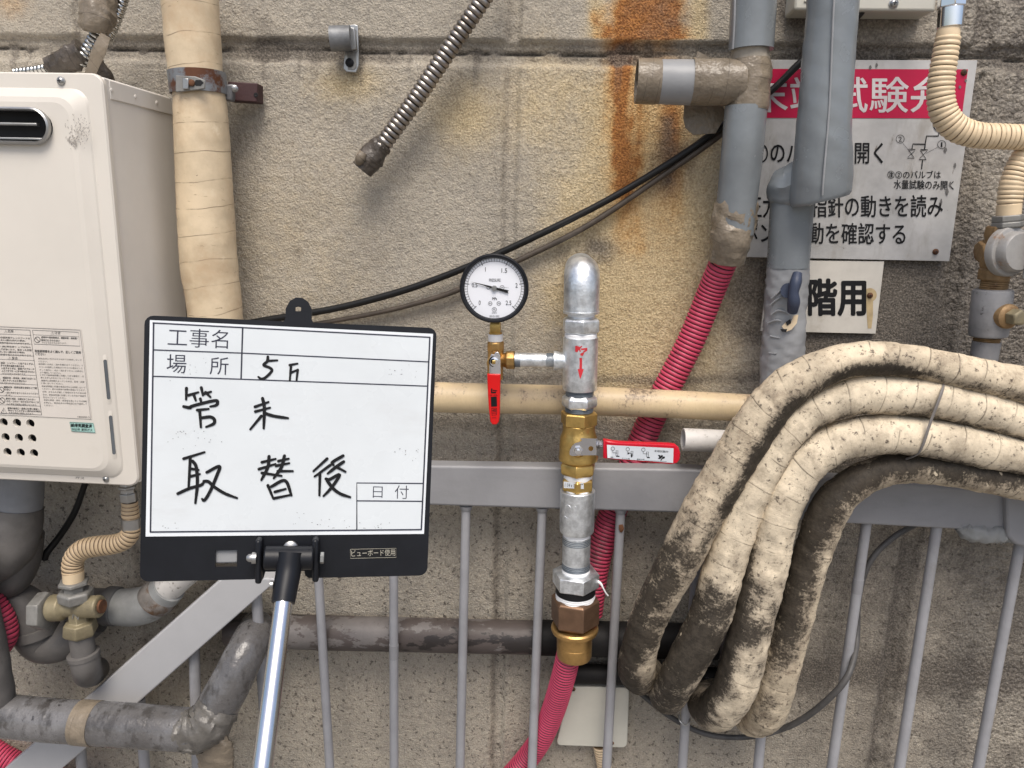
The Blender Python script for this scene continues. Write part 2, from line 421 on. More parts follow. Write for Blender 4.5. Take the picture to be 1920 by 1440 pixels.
BOARD = mat('white_board', (0.60, 0.635, 0.65), 0.28, vary=0.05, vscale=5, bump=None, dirt=[((0.16, 0.16, 0.17), 150, 0.765, 0.79), ((0.565, 0.59, 0.60), 14, 0.50, 0.75, (.5, 1, 1.6)), ((0.51, 0.53, 0.54), 30, 0.66, 0.80, (.6, 1, 1.4))])
BOARD_RIM = mat('white_board_rim', (0.69, 0.72, 0.74), 0.3, vary=0.03, bump=None)
PINKB = mat('pink_hose', (0.50, 0.055, 0.115), 0.40, vary=0.12, vscale=10, bump=None, grime_dark=((0.030, 0.003, 0.008), 90, 1.5), dirt=[((0.40, 0.12, 0.15), 40, 0.66, 0.76)])
PINK_OLD = mat('dusty_pink_hose', (0.50, 0.055, 0.11), 0.5, vary=0.2, vscale=10, bump=None, grime_dark=((0.016, 0.01, 0.012), 90, 1.05), dirt=[((0.17, 0.035, 0.05), 18, 0.52, 0.72), ((0.40, 0.27, 0.26), 46, 0.62, 0.74)])
CREAM_HOSE = mat('cream_hose', (0.68, 0.535, 0.35), 0.42, vary=0.08, bump=None, grime_dark=((0.15, 0.10, 0.055), 90, 0.85))
TAN_HOSE = mat('tan_hose', (0.50, 0.375, 0.235), 0.5, vary=0.14, bump=None, grime_dark=((0.09, 0.06, 0.035), 90, 1.0))
FLEX = mat('dirty_flex_steel', (0.34, 0.31, 0.28), 0.32, metal=0.85, vary=0.2, bump=None, grime_dark=((0.05, 0.04, 0.032), 90, 1.0), dirt=[((0.17, 0.14, 0.11), 14, 0.5, 0.75)])
FLEX_NEW = mat('bright_flex_steel', (0.52, 0.52, 0.50), 0.22, metal=0.95, bump=None, grime_dark=((0.06, 0.055, 0.05), 90, 1.0))
DKTAPE = mat('dark_brown_tape', (0.075, 0.062, 0.05), 0.36, vary=0.35, vscale=40, rings=(.012, (.02, .016, .012), .12, .01), bump=(70, 0.8, 0.004), dirt=[((0.20, 0.17, 0.14), 26, 0.55, 0.75)])
PVCTAPE = mat('olive_grey_tape', (0.20, 0.165, 0.122), 0.33, vary=0.2, vscale=22, rings=(.019, (.07, .055, .04), .06, .012), bump=(45, 0.9, 0.005), dirt=[((0.34, 0.29, 0.23), 24, 0.6, 0.8)])
WRAP = mat('cream_cloth_tape', (0.60, 0.485, 0.33), 0.42, vary=0.18, vscale=12, bump=(420, 0.25, 0.0005), rings=(0.042, (0.10, 0.07, 0.045), 0.045, -0.022), dirt=[((0.47, 0.34, 0.21), 9, 0.45, 0.75), ((0.66, 0.56, 0.40), 26, 0.58, 0.75), ((0.30, 0.22, 0.14), 40, 0.62, 0.74, (1, 1, 4)), ((0.14, 0.105, 0.07), 90, 0.69, 0.74)])
GREYWRAP = mat('grey_vinyl_wrap', (0.178, 0.195, 0.205), 0.26, spec=.5, vary=0.14, vscale=9, bump=(22, 0.35, 0.003), dirt=[((0.15, 0.155, 0.16), 10, 0.55, 0.85), ((.10, .10, .10), 70, .70, .76)])
GREYWRAP_LIGHT = mat('light_grey_wrap', (0.255, 0.26, 0.265), 0.42, vary=0.1, vscale=12, bump=(30, 0.3, 0.002), dirt=[((0.20, 0.20, 0.20), 14, 0.58, 0.8)])
GREYPIPE = mat('dusty_grey_pipe', (0.115, 0.108, 0.102), 0.5, vary=0.22, vscale=14, bump=(160, 0.3, 0.001), dirt=[((0.075, 0.07, 0.066), 22, 0.55, 0.78), ((0.27, 0.265, 0.26), 40, 0.66, 0.8)])
OLDWRAP = mat('weathered_grey_wrap', (0.135, 0.132, 0.132), 0.27, spec=.5, vary=0.3, vscale=14, bump=(50, 0.8, 0.0028), dirt=[((0.095, 0.09, 0.087), 10, 0.42, 0.70, (1.3, 1, 0.8)), ((0.058, 0.054, 0.051), 21, 0.50, 0.64, (1.5, 1, .8)), ((0.03, 0.028, 0.027), 60, 0.60, 0.68, (1.5, 1, .7)), ((0.22, 0.225, 0.24), 22, 0.62, 0.80)])
ELBOW_GREY = mat('chalky_grey_elbow', (0.24, 0.245, 0.24), 0.42, vary=0.22, vscale=18, bump=(90, 0.3, 0.001), dirt=[((0.13, 0.12, 0.11), 24, 0.58, 0.74)])
PEEL = mat('peeling_grey_pipe', (0.14, 0.127, 0.12), 0.5, vary=0.2, vscale=16, bump=(120, 0.4, 0.0014), dirt=[((0.07, 0.057, 0.052), 9, 0.45, 0.48, (0.7, 1, 1.5)), ((0.022, 0.018, 0.017), 11, 0.56, 0.59, (0.7, 1, 1.6)), ((0.30, 0.27, 0.26), 34, 0.70, 0.74)])
PIPE_BLACK = mat('near_black_pipe', (0.012, 0.011, 0.011), 0.6, spec=.2, vary=0.3, bump=(90, 0.4, 0.001), dirt=[((0.10, 0.09, 0.085), 22, 0.62, 0.72)])
RAILP = mat('grey_gloss_paint', (0.25, 0.25, 0.258), 0.40, vary=0.06, vscale=16, bump=(34, 0.4, 0.002), dirt=[((0.21, 0.21, 0.212), 11, 0.50, 0.8, (.6, 1, 2)), ((0.37, 0.37, 0.37), 60, .69, .74), ((0.05, 0.042, 0.038), 80, 0.705, 0.74)])
BARP = mat('light_grey_paint', (0.285, 0.285, 0.297), 0.40, vary=0.10, vscale=18, bump=(50, 0.35, 0.0014), dirt=[((0.22, 0.215, 0.21), 14, 0.55, 0.8), ((0.10, 0.075, 0.06), 75, 0.71, 0.75)])
BEIGEPIPE = mat('beige_pvc_pipe', (0.57, 0.45, 0.275), 0.42, vary=0.12, vscale=9, bump=(130, 0.2, 0.0008), grime_dark=((0.04, 0.03, 0.022), 30, 0.62), dirt=[((0.20, 0.15, 0.10), 70, 0.70, 0.76)])
WHITEPIPE = mat('white_scuffed_pipe', (0.52, 0.50, 0.47), 0.5, vary=0.15, bump=(160, 0.3, 0.001), dirt=[((0.20, 0.185, 0.16), 60, 0.56, 0.66)])
MOLD = dict(rough=0.62, spec=.2, bump=(230, 0.5, 0.0011))
TUBE_A = mat('mouldy_cream_wrap', (0.61, 0.515, 0.375), vary=0.25, vscale=22, rings=(0.040, (0.025, 0.018, 0.013), 0.07, 0.02), dirt=[((0.30, 0.24, 0.17), 26, 0.46, 0.70), ((0.08, 0.062, 0.048), 120, 0.545, 0.68)], grime_dark=((0.013, 0.0105, 0.008), 34, 1.08), **MOLD)
TUBE_B = mat('mottled_cream_wrap', (0.66, 0.565, 0.42), vary=0.2, vscale=22, rings=(0.046, (0.03, 0.022, 0.016), 0.06, 0.02), dirt=[((0.36, 0.30, 0.22), 24, 0.46, 0.72), ((0.12, 0.097, 0.076), 130, 0.55, 0.68)], grime_dark=((0.014, 0.0115, 0.009), 40, 1.08), **MOLD)
SIGNW = mat('sign_white_enamel', (0.43, 0.425, 0.415), 0.34, vary=0.18, vscale=12, bump=(16, 0.5, 0.004), dirt=[((0.30, 0.285, 0.26), 11, 0.50, 0.75, (1.6, 1, .5)), ((0.10, 0.085, 0.07), 60, 0.68, 0.74), ((0.16, .145, .125), 34, .62, .74, (2, 1, .5))])
SIGNR = mat('sign_red_enamel', (0.42, 0.008, 0.05), 0.38, spec=.3, vary=0.10, vscale=10, bump=(14, 0.2, 0.002), dirt=[((0.30, 0.03, 0.07), 26, 0.6, 0.85)])
SIGNB = mat('small_sign_white', (0.58, 0.55, 0.49), 0.4, vary=0.10, vscale=14, bump=(20, 0.25, 0.002), dirt=[((0.40, 0.36, 0.29), 14, 0.55, 0.8)])
RUST = mat('brown_rust', (0.13, 0.055, 0.025), 0.75, vary=0.4, vscale=60, bump=(200, 0.6, 0.0012), dirt=[((0.045, 0.022, 0.015), 40, 0.5, 0.7)])
RUSTSTAIN = mat('rust_stain', (0.40, 0.29, 0.14), 0.5, bump=None, dirt=[((0.50, 0.42, 0.28), 60, 0.5, 0.7)])
VALVEOLD = mat('tarnished_valve_brass', (0.235, 0.20, 0.125), 0.5, metal=0.25, vary=0.2, vscale=40, bump=(160, 0.4, 0.001), dirt=[((0.14, 0.12, 0.085), 30, 0.54, 0.75)])
ZINCNUT = mat('dull_zinc_nut', (0.225, 0.22, 0.205), 0.5, metal=0.3, vary=0.2, vscale=40, bump=(160, 0.3, 0.001), dirt=[((0.13, 0.12, 0.10), 40, 0.58, 0.75)])
RUSTY = mat('rust_stained_brass', (0.24, 0.155, 0.075), 0.55, metal=0.3, vary=0.3, vscale=40, bump=(150, 0.6, 0.0014), dirt=[((0.11, 0.05, 0.022), 24, 0.5, 0.68), ((0.42, 0.38, 0.30), 50, 0.64, 0.74)])
KNOBSIL = mat('painted_silver_knob', (0.31, 0.30, 0.285), 0.42, metal=0.2, bump=(100, 0.4, 0.0012), dirt=[((0.22, 0.20, .18), 20, .5, .7), ((0.25, 0.14, 0.07), 24, 0.54, 0.66)])
NAVY = mat('navy_plastic', (0.035, 0.045, 0.075), 0.5, vary=0.2, bump=(60, 0.2, 0.001))
CABLE = mat('black_cable', (0.008, 0.008, 0.008), 0.45, spec=.3, vary=0.2, bump=(90, 0.2, 0.0006), dirt=[((0.05, 0.045, 0.04), 40, 0.6, 0.8)])
CABLE_B = mat('dusty_brown_cable', (0.07, 0.055, 0.042), 0.5, vary=0.3, vscale=30, bump=(90, 0.3, 0.0006))
CABLE_G = mat('grey_cable', (0.075, 0.072, 0.070), 0.5, vary=0.3, vscale=30, bump=(90, 0.3, 0.0006))
BOXW = mat('ivory_box_plastic', (0.50, 0.485, 0.42), 0.45, vary=0.05, bump=(80, 0.1, 0.0006), dirt=[((0.22, 0.20, 0.16), 110, 0.71, 0.76)])
DIAL = mat('gauge_dial_white', (0.74, 0.755, 0.79), 0.35, vary=0.02, bump=None)
MINT = mat('mint_sticker', (0.36, 0.58, 0.52), 0.4, vary=0.05, bump=None)
STRAP = mat('grey_cable_tie', (0.20, 0.185, 0.175), 0.45, vary=0.12, bump=(90, 0.2, 0.0006))
SILVERLABEL = mat('silver_foil_label', (0.66, 0.70, 0.74), 0.3, metal=0.25, vary=0.05, bump=None)
DRIPPAINT = mat('thick_grey_paint', (0.20, 0.20, 0.205), 0.45, vary=0.2, vscale=20, bump=(40, 0.5, 0.003), dirt=[((0.045, 0.04, 0.036), 60, 0.62, 0.7)])

# ------------------------------------------------------------------ ground
t = NT('concrete_paving')
g1 = t.noise(3, 6, 0.65); g2 = t.noise(160, 4, 0.6)
m = t.done(t.mix(t.ramp(g1, 0.3, 0.7), (0.20, 0.19, 0.175), (0.27, 0.255, 0.235)), 0.85, 0, t.bump(g2, 0.5, 0.002), 0.3)
mb = MB(); mb.add([(-60, -60, 0), (60, -60, 0), (60, 60, 0), (-60, 60, 0)], [(0, 1, 2, 3)])
g = obj('ground', mb, m, loc=(0, 0, 0)); g['kind'] = 'structure'; g['label'] = 'grey concrete paving below the wall'

# ------------------------------------------------------------------ block wall
def sstep(x, a, b):
    t_ = np.clip((x - a) / (b - a), 0, 1); return t_ * t_ * (3 - 2 * t_)
def band(x, c, w, soft): return sstep(x, c - w / 2 - soft, c - w / 2 + soft) * (1 - sstep(x, c + w / 2 - soft, c + w / 2 + soft))
def fbm(x, z, cell, seed, o=4):
    s_ = 0; a = 0.5
    for k in range(o): s_ = s_ + a * vnoise(x, z, cell / 2 ** k, seed + k); a *= 0.5
    return s_ / (1 - 0.5 ** o)
xs = np.concatenate([np.linspace(-5, -1.5, 12), np.arange(-1.45, 1.4501, 0.0042), np.linspace(1.5, 5, 12)])
zs = np.concatenate([np.linspace(-0.05, 0.2, 4), np.arange(0.24, 2.16, 0.0042), np.linspace(2.2, 3.4, 8)])
Xg, Zg = np.meshgrid(xs, zs); X = Xg.ravel(); Z = Zg.ravel()
PX, PY = proj(np.stack([X, np.zeros_like(X), Z], 1))
wob = (fbm(X, Z, 0.05, 3) - 0.5)
JZ = W(480, 93, 0)[2]; JZT = W(480, 71, 0)[2]; JZB = W(480, 116, 0)[2]
hh = JZT - JZB
dz = Z - (JZT + JZB) / 2 + wob * 0.006
rec = 1 - sstep(np.abs(dz), hh * 0.40, hh * 0.56)
H = -0.009 * rec
crackx = sstep(fbm(X, Z * 0 + 3.1, 0.12, 21), 0.32, 0.52)
crk = crackx * np.exp(-((dz - 0.001 + (fbm(X, Z, 0.03, 9) - 0.5) * 0.008) / 0.0021) ** 2); H -= 0.009 * crk
def vjoint(px_mid, py_mid, zlo, zhi, d_, w_, seed, crack=0.0):
    x0 = W(px_mid, py_mid, 0)[0]
    dx = X - x0 + (fbm(X, Z, 0.06, seed) - 0.5) * 0.006
    sel = (Z > zlo) & (Z < zhi)
    h_ = -d_ * (1 - sstep(np.abs(dx), w_ * 0.40, w_ * 0.58)) + 0.003 * np.exp(-((np.abs(dx) - w_ * 0.72) / 0.006) ** 2)
    if crack: h_ = h_ - crack * np.exp(-((dx + (fbm(X, Z, 0.025, seed + 4) - 0.5) * 0.010) / 0.0017) ** 2) * sstep(fbm(X * 0 + 1.7, Z, 0.1, seed + 8), 0.3, 0.5)
    return np.where(sel, h_, 0), np.where(sel, np.exp(-(dx / (w_ * 0.5)) ** 2), 0), np.where(sel, np.exp(-((dx + w_ * 0.35) / 0.006) ** 2), 0)
JM = 0; JD = 0
for a in ((952, 500, -1, JZB, 0.006, 0.024, 31, 0.0), (1740, 800, -1, JZB, 0.004, 0.030, 41, 0.007), (272, 1150, -1, JZB, 0.005, 0.024, 51, 0.0),
          (962, 30, JZT, 4, 0.006, 0.024, 61, 0.0), (152, 30, JZT, 4, 0.006, 0.024, 71, 0.0), (1846, 40, JZT, 4, 0.005, 0.03, 81, 0.004)):
    h_, m_, e_ = vjoint(*a); H = H + h_; JM = JM + m_; JD = JD + e_
rough = sstep(PX + (fbm(X, Z, 0.2, 5) - 0.5) * 260, 1690, 1860)              # coarse wet stucco at the far right
H += (fbm(X, Z, 0.25, 90) - 0.5) * 0.006 + (fbm(X, Z, 0.012, 91, 2) - 0.5) * (0.0016 + 0.003 * rough)
# stains, with some shade put into the dark mask
n1 = fbm(X, Z, 0.10, 101); n2 = fbm(X, Z, 0.035, 111); n3 = fbm(X * 3.5, Z * 0.6, 0.06, 121)
def blob(cx, cy, rx, ry): return np.exp(-(((PX - cx) / rx) ** 2 + ((PY - cy) / ry) ** 2))
up = (PY < 74)
n5 = fbm(X, Z, 0.02, 141)
rust = np.where(up, 1.5 * (1 - sstep(np.abs(PX - 1214 + (n2 - .5) * 60 + (n5 - .5) * 34), 20 + 26 * sstep(PY, -60, 50), 84 + 26 * sstep(PY, -60, 40))), 0)
rust = np.where(up, rust * (0.72 + 0.28 * sstep(PY, -40, 40)), 0)
lowr = (PY >= 74)
core = np.exp(-((PX - 1166 - (n3 - .5) * 40 - (n5 - .5) * 22) / 27) ** 2) * (1 - sstep(PY + (n2 - .5) * 120, 230, 560)) * 1.05
core += np.exp(-((PX - 1262 - (n3 - .5) * 20) / 30) ** 2) * (1 - sstep(PY, 230, 560)) * sstep(PY, 150, 215) * 0.72
core += np.exp(-((PX - 1205) / 85) ** 2) * (1 - sstep(PY, 300, 700)) * 0.42
rust = rust + np.where(lowr, core * (0.6 + 0.8 * n3), 0) + 0.5 * blob(20, 5, 40, 36)
rust = np.where((PY > 74) & (PY < 116), rust * 0.8 + 0.4 * (1 - sstep(np.abs(PX - 1200 + (n2 - .5) * 60), 30, 120)) , rust)
yel = np.exp(-((PX - 1215 + (n1 - .5) * 80) / 165) ** 2) * sstep(PY, 60, 200) * (1 - sstep(PY, 640, 900)) * 1.15
yel += 0.75 * blob(660, 155, 75, 42) + 0.75 * blob(870, 215, 75, 85) + 0.35 * blob(560, 480, 200, 240) + 0.5 * blob(1010, 160, 70, 120) + .35 * blob(1150, 480, 180, 160)
yel += 0.3 * blob(350, 230, 80, 60)
yel += 0.9 * np.exp(-((np.abs(PX - 1214) - 96) / 22) ** 2) * (PY < 74)
yel = yel * (0.6 + 0.8 * n1)
dark = 0.9 * np.exp(-((PX - 1258 - (n2 - .5) * 50) / 34) ** 2) * sstep(PY, 195, 230) * (1 - sstep(PY, 280, 400)) + 0.5 * blob(1240, 350, 40, 40)
dark += 1.1 * blob(1115, 470, 44, 40) + 0.5 * blob(1050, 480, 30, 30) + 0.5 * np.exp(-((PX - 345 + (PY - 300) * -.08) / 26) ** 2) * sstep(PY, 180, 260) + 0.5 * blob(650, 115, 90, 40) + 0.45 * blob(850, 170, 34, 60) + 0.25 * blob(240, 170, 60, 70)  # grime, with the contact shadow behind the elbow painted in
dark += 0.7 * np.exp(-((PY - 712 - (n2 - .5) * 16) / 12) ** 2) * (PX < 1460) * (PX > 500) + 0.5 * np.exp(-((PY - 795) / 18) ** 2) * (PX < 1460) * (PX > 500)  # dirt and pipe shadow coloured in along the beige pipe
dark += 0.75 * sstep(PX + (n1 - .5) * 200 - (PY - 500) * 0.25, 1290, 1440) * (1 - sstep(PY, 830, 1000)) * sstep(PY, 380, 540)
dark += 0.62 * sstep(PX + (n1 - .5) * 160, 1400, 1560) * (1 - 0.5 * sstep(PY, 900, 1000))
dark += 0.20 * sstep(PY + (n1 - .5) * 120, 760, 960) * (1 - 0.3 * sstep(PY, 1180, 1440)) * sstep(PX, 700, 1300) + 0.12 * sstep(PY + (n1 - .5) * 150, 740, 1000)  # dimmer light on the lower wall, painted as darker colour
dark += 0.6 * np.exp(-((PY - 1265 - (n2 - .5) * 20) / 30) ** 2) * sstep(PX, 1000, 1130)  # shadow of the gap under the low pipe, painted on the wall
dark += np.clip(JM, 0, 1) * 0.10 + np.clip(JD, 0, 1) * 0.42 + rec * 0.36 * (0.4 + 1.2 * n1) + 0.25 * np.exp(-(dz / 0.006) ** 2) + 0.8 * crk  # dark joints and crack; groove and edge shade added in the colour
n6 = fbm(X * 5, Z * 0.45, 0.08, 161)
dark += 0.55 * sstep(n6, .60, .80) * (PY < 260) * sstep(PY, 60, 118) * (1 - sstep(PY, 120, 260)) + 0.5 * sstep(n1, .56, .75) * (PY < 120) + 0.35 * blob(560, 470, 30, 30) + 0.3 * blob(705, 478, 24, 26)
dark += 0.35 * sstep(-PX, -330, 60) * (PY < 74) * n1 * 1.4
dark = dark * (0.55 + 0.9 * n2)
wet = sstep(PX + (n1 - .5) * 220, 1560, 1850)
speck = 0.25 + 0.75 * sstep(PY + (n1 - .5) * 200, 700, 950)
V = np.stack([X, -H, Z], 1)
nx, nz = len(xs), len(zs)
I = np.arange(nx * nz).reshape(nz, nx)
Q = np.stack([I[:-1, :-1], I[:-1, 1:], I[1:, 1:], I[1:, :-1]], -1).reshape(-1, 4)
me = bpy.data.meshes.new('block_wall')
me.vertices.add(len(V)); me.vertices.foreach_set('co', V.astype(np.float32).ravel())
me.loops.add(Q.size); me.loops.foreach_set('vertex_index', Q.ravel().astype(np.int32))
me.polygons.add(len(Q)); me.polygons.foreach_set('loop_start', np.arange(0, Q.size, 4, dtype=np.int32))
me.polygons.foreach_set('use_smooth', np.ones(len(Q), bool)); me.update(calc_edges=True)
for nm, arr in (('rust', rust), ('yellow', yel), ('dark', dark), ('wet', wet), ('coarse', rough), ('speck', speck)):
    a = me.attributes.new(nm, 'FLOAT', 'POINT'); a.data.foreach_set('value', arr.astype(np.float32))
t = NT('stucco_block')
fine = t.noise(310, 3, 0.55); mid = t.noise(85, 5, 0.7); big = t.noise(7, 5, 0.6); vor = t.voro(150)
c = t.mix(t.ramp(big, 0.3, 0.7), (0.40, 0.356, 0.289), (0.305, 0.274, 0.226))
c = t.mix(t.ramp(mid, 0.42, 0.66, 0, 0.5), c, (0.47, 0.415, 0.325))
c = t.mix(t.math('MULTIPLY', t.ramp(fine, 0.52, 0.72), 0.5), c, (0.57, 0.52, 0.43))
c = t.mix(t.math('MULTIPLY', t.ramp(fine, 0.45, 0.30), 0.4), c, (0.15, 0.128, 0.103))
jit = t.math('MULTIPLY', t.math('SUBTRACT', t.noise(38, 8, 0.78), 0.5), 1.25)
ky = t.ramp(t.math('ADD', t.attr('yellow'), t.math('MULTIPLY', jit, 0.6)), 0.05, 1.05)
c = t.mix(t.math('MULTIPLY', ky, 0.75), c, t.mix(t.ramp(fine, 0.35, 0.65), (0.43, 0.315, 0.15), (0.66, 0.52, 0.29)))
kr = t.ramp(t.math('ADD', t.attr('rust'), t.math('MULTIPLY', jit, 0.6)), 0.02, 1.15)
c = t.mix(kr, c, t.mix(t.ramp(t.attr('rust'), 0.5, 1.2), t.mix(t.ramp(fine, 0.35, 0.65), (0.40, 0.20, 0.052), (0.62, 0.37, 0.13)), t.mix(t.ramp(fine, 0.35, 0.65), (0.20, 0.07, 0.016), (0.40, 0.17, 0.045))))
kd = t.ramp(t.math('ADD', t.attr('dark'), t.math('MULTIPLY', jit, 0.9)), 0.05, 1.1)
c = t.mix(t.math('MULTIPLY', kd, 0.86), c, t.mix(t.ramp(fine, 0.4, 0.66), (0.060, 0.050, 0.042), (0.175, 0.15, 0.122)))
ks = t.math('MULTIPLY', t.ramp(t.noise(105, 5, 0.72), 0.56, 0.62), t.attr('speck'))
c = t.mix(t.math('MULTIPLY', ks, 0.85), c, (0.085, 0.071, 0.058))
# a few scraped paint marks
teal = t.math('MULTIPLY', t.ramp(t.noise(22, 3, 0.6, stretch=(1.6, 1, 0.8)), 0.765, 0.785), t.ramp(t.noise(3, 2), 0.5, 0.6))
c = t.mix(t.math('MULTIPLY', teal, 0.7), c, (0.10, 0.26, 0.21))
hgt = t.math('ADD', t.math('MULTIPLY', fine, 0.7), t.math('ADD', t.math('MULTIPLY', mid, 1.35), t.math('MULTIPLY', t.math('MULTIPLY', vor, t.attr('coarse')), -0.9)))
nrm = t.bump(hgt, 0.85, 0.0050)
ro = t.math('SUBTRACT', 0.86, t.math('MULTIPLY', t.attr('wet'), t.math('ADD', 0.12, t.math('MULTIPLY', t.attr('coarse'), 0.30))))
me.materials.append(t.done(c, ro, 0, nrm, 0.4))
o = bpy.data.objects.new('block_wall', me); COL.objects.link(o)
tag(o, 'stained beige stucco block wall with grooved joints behind all the pipes', 'wall')
mb = MB(); box(mb, (-5, 0.03, 0), (5, 0.2, 3.4)); obj('backing', mb, BOXW, o)

# ================================================================== water heater
HF = 0.205; HB = 0.02
hx1 = W(195, 165, HF)[0]; hz1 = W(100, 137, HF)[2]; hz0 = W(205, 907, HF)[2]; hx0 = hx1 - 0.47
HT = thing('water_heater', 'cream wall mounted gas water heater with slotted exhaust outlet and warning label', 'water heater', (hx0 + 0.235, -HB, hz0))
def h3(x, z, off): return np.array((x, -HF - off, z))
mb = MB(); box(mb, (hx0, -HF + 0.001, hz0 + 0.004), (hx1, -HB, hz1 - 0.004)); obj('casing', mb, ENAMEL_SIDE, HT, bevel=0.002)
sidez = hz1 - 0.030
mb = MB(); box(mb, (hx1, -HF + 0.012, sidez - 0.0015), (hx1 + 0.0018, -HB - 0.002, hz1 - 0.006)); obj('side_flange', mb, ENAMEL_SIDE, HT, bevel=0.001)
for yy in (0.05, 0.11, 0.17):
    mb = MB(); lathe(mb, (hx1 + 0.0015, -HB - yy, sidez + 0.011), (1, 0, 0), [(0, 0.003), (0.001, 0.003), (0.0016, 0.0015)], 14); obj('rivet', mb, ENAMEL_SIDE, HT)
mb = MB()
# rounded flange then raised cover lofted in rings
lx, lz = hx0, hz0
rings = [((hx0 - .002, hz0, hx1 + .002, hz1), 0.016, -0.004), ((hx0 - .002, hz0, hx1 + .002, hz1), 0.016, 0.003), ((hx0, hz0 + .002, hx1, hz1 - .002), 0.015, 0.0055),
         ((hx0 + .022, hz0 + .013, hx1 - .020, hz1 - .021), 0.022, 0.0062), ((hx0 + .0235, hz0 + .0150, hx1 - .0220, hz1 - .0230), 0.024, 0.0085), ((hx0 + .037, hz0 + .026, hx1 - .036, hz1 - .034), 0.024, 0.0165), ((hx0 + .044, hz0 + .031, hx1 - .043, hz1 - .041), 0.022, 0.018)]
prev = None
for (a, b, c_, d_), r_, off in rings:
    P = [h3(x, z, off) for x, z in rrect(a, b, c_, d_, r_)]
    k = len(P)
    if prev is not None: mb.add(prev + P, [(i, (i + 1) % k, k + (i + 1) % k, k + i) for i in range(k)])
    prev = P
PO = 0.018
HP = wallplane(HF + PO)
ze = HP.at(60, 237)[2]; xe = HP.at(99, 237)[0]; re_ = abs(HP.at(60, 203)[2] - HP.at(60, 272)[2]) / 2
xl = 2 * (hx0 + hx1) / 2 - xe
holes = [stadium(xl, xe, ze, re_ * 0.80)]
hp0 = HP.at(57, 794); ddx = HP.at(57, 794)[0] - HP.at(32, 794)[0]; ddz = HP.at(57, 794)[2] - HP.at(60, 822)[2]
for i in range(3):
    for j in range(12): holes.append(circle2(hp0[0] - j * ddx, hp0[2] - i * ddz, ddx * 0.31, 20))
sheet_with_holes(mb, rrect(hx0 + .044, hz0 + .031, hx1 - .043, hz1 - .041, .022), holes, h3, PO, PO - 0.006)
obj('front_cover', mb, ENAMEL, HT, smooth=50)
mb = MB()
prf = [(0.95, 0.0), (1.02, 0.004), (1.0, 0.009), (0.90, 0.0105), (0.83, 0.008), (0.80, 0.0), (0.80, -0.006)]
loops = [[h3(x, z, PO + off) for x, z in stadium(xl - (k - 1) * re_, xe + (k - 1) * re_, ze, re_ * k)] for k, off in prf]
n = len(loops[0])
for A, B in zip(loops[:-1], loops[1:]): mb.add(A + B, [(i, (i + 1) % n, n + (i + 1) % n, n + i) for i in range(n)])
EX = obj('exhaust_outlet', mb, STEEL, HT, smooth=60)
mb = MB(); box(mb, (xl + .012, -HF - PO - 0.002, ze + re_ * 0.04), (xe - .022, -HF - PO + 0.008, ze + re_ * 0.20)); obj('divider', mb, STEEL, EX, bevel=0.0015)
mb = MB(); box(mb, (xl + .012, -HF - PO + 0.003, ze - re_ * 0.74), (xe - .02, -HF - PO + 0.012, ze - re_ * 0.60)); obj('sill', mb, STEEL, EX, bevel=0.001)
mb = MB(); box(mb, (hx0 + 0.05, -HF - 0.004, hz0 + 0.03), (hx1 - 0.06, -HF - 0.003, hz1 - 0.04)); obj('inner_panel', mb, HOLE, HT)
SLOTG = mat('slot_shadow_grey', (.11, .12, .13), .5, bump=None)
# louvre slots in the sloping edge of the cover
for y0, y1, xa, xb in ((675, 750, 223, 231), (780, 853, 235, 241)):
    P1 = wallplane(HF + 0.0125); mb = MB()
    a, b = P1.at(xa, y0), P1.at(xb, y1)
    c0 = (a + b) / 2; hl = abs(a[2] - b[2]) / 2
    nrm = unit(np.array((0.0080, -0.0140, 0))); u = np.array((nrm[1], -nrm[0], 0))
    xc = hx1 - .029; c0 = np.array((xc, -HF - 0.0125, c0[2]))
    pts = [c0 + nrm * 0.0006 + u * p[0] + np.array((0, 0, p[1])) for p in [(q[1], q[0]) for q in stadium(-hl, hl, 0, 0.0024)]]
    mb.add(pts, [tuple(range(len(pts)))]); lp = [c0 + nrm * 0.0012 + (p - c0 - nrm * .0006) for p in pts]
    o_ = obj('side_slot', mb, SLOTG, HT, smooth=None)
    big = [c0 + nrm * 0.0002 + (p - c0 - nrm * .0006) * 1.25 for p in pts]
    n = len(pts); mb = MB(); top = [p + nrm * 0.0006 for p in pts]
    mb.add(big + top, [(i, (i + 1) % n, n + (i + 1) % n, n + i) for i in range(n)]); obj('slot_lip', mb, ENAMEL, o_)
def screw(parent, p, d, r, m, name='screw'):
    mb = MB(); lathe(mb, p, d, [(0, r * 1.15), (r * 0.25, r * 1.15), (r * 0.3, r), (r * 0.7, r * 0.8), (r * 0.9, r * 0.4), (r * 0.93, 0.0001)], 20); s_ = obj(name, mb, m, parent)
    u, v, w = axes(d); mb = MB(); q = np.asarray(p) + w * r * 0.78
    for a, b in ((u, v), (v, u)): prism(mb, [q + a * r * .5 + b * r * .11, q - a * r * .5 + b * r * .11, q - a * r * .5 - b * r * .11, q + a * r * .5 - b * r * .11], w * r * (0.19 if a is u else 0.185))
    obj('screw_slot', mb, HOLE, s_); return s_
screw(HT, W(115, 152, HF + .006), (0, -1, 0), 0.0052, STEEL)
screw(HT, W(199, 898, HF + .006), (0, -1, 0), 0.0045, STEEL)
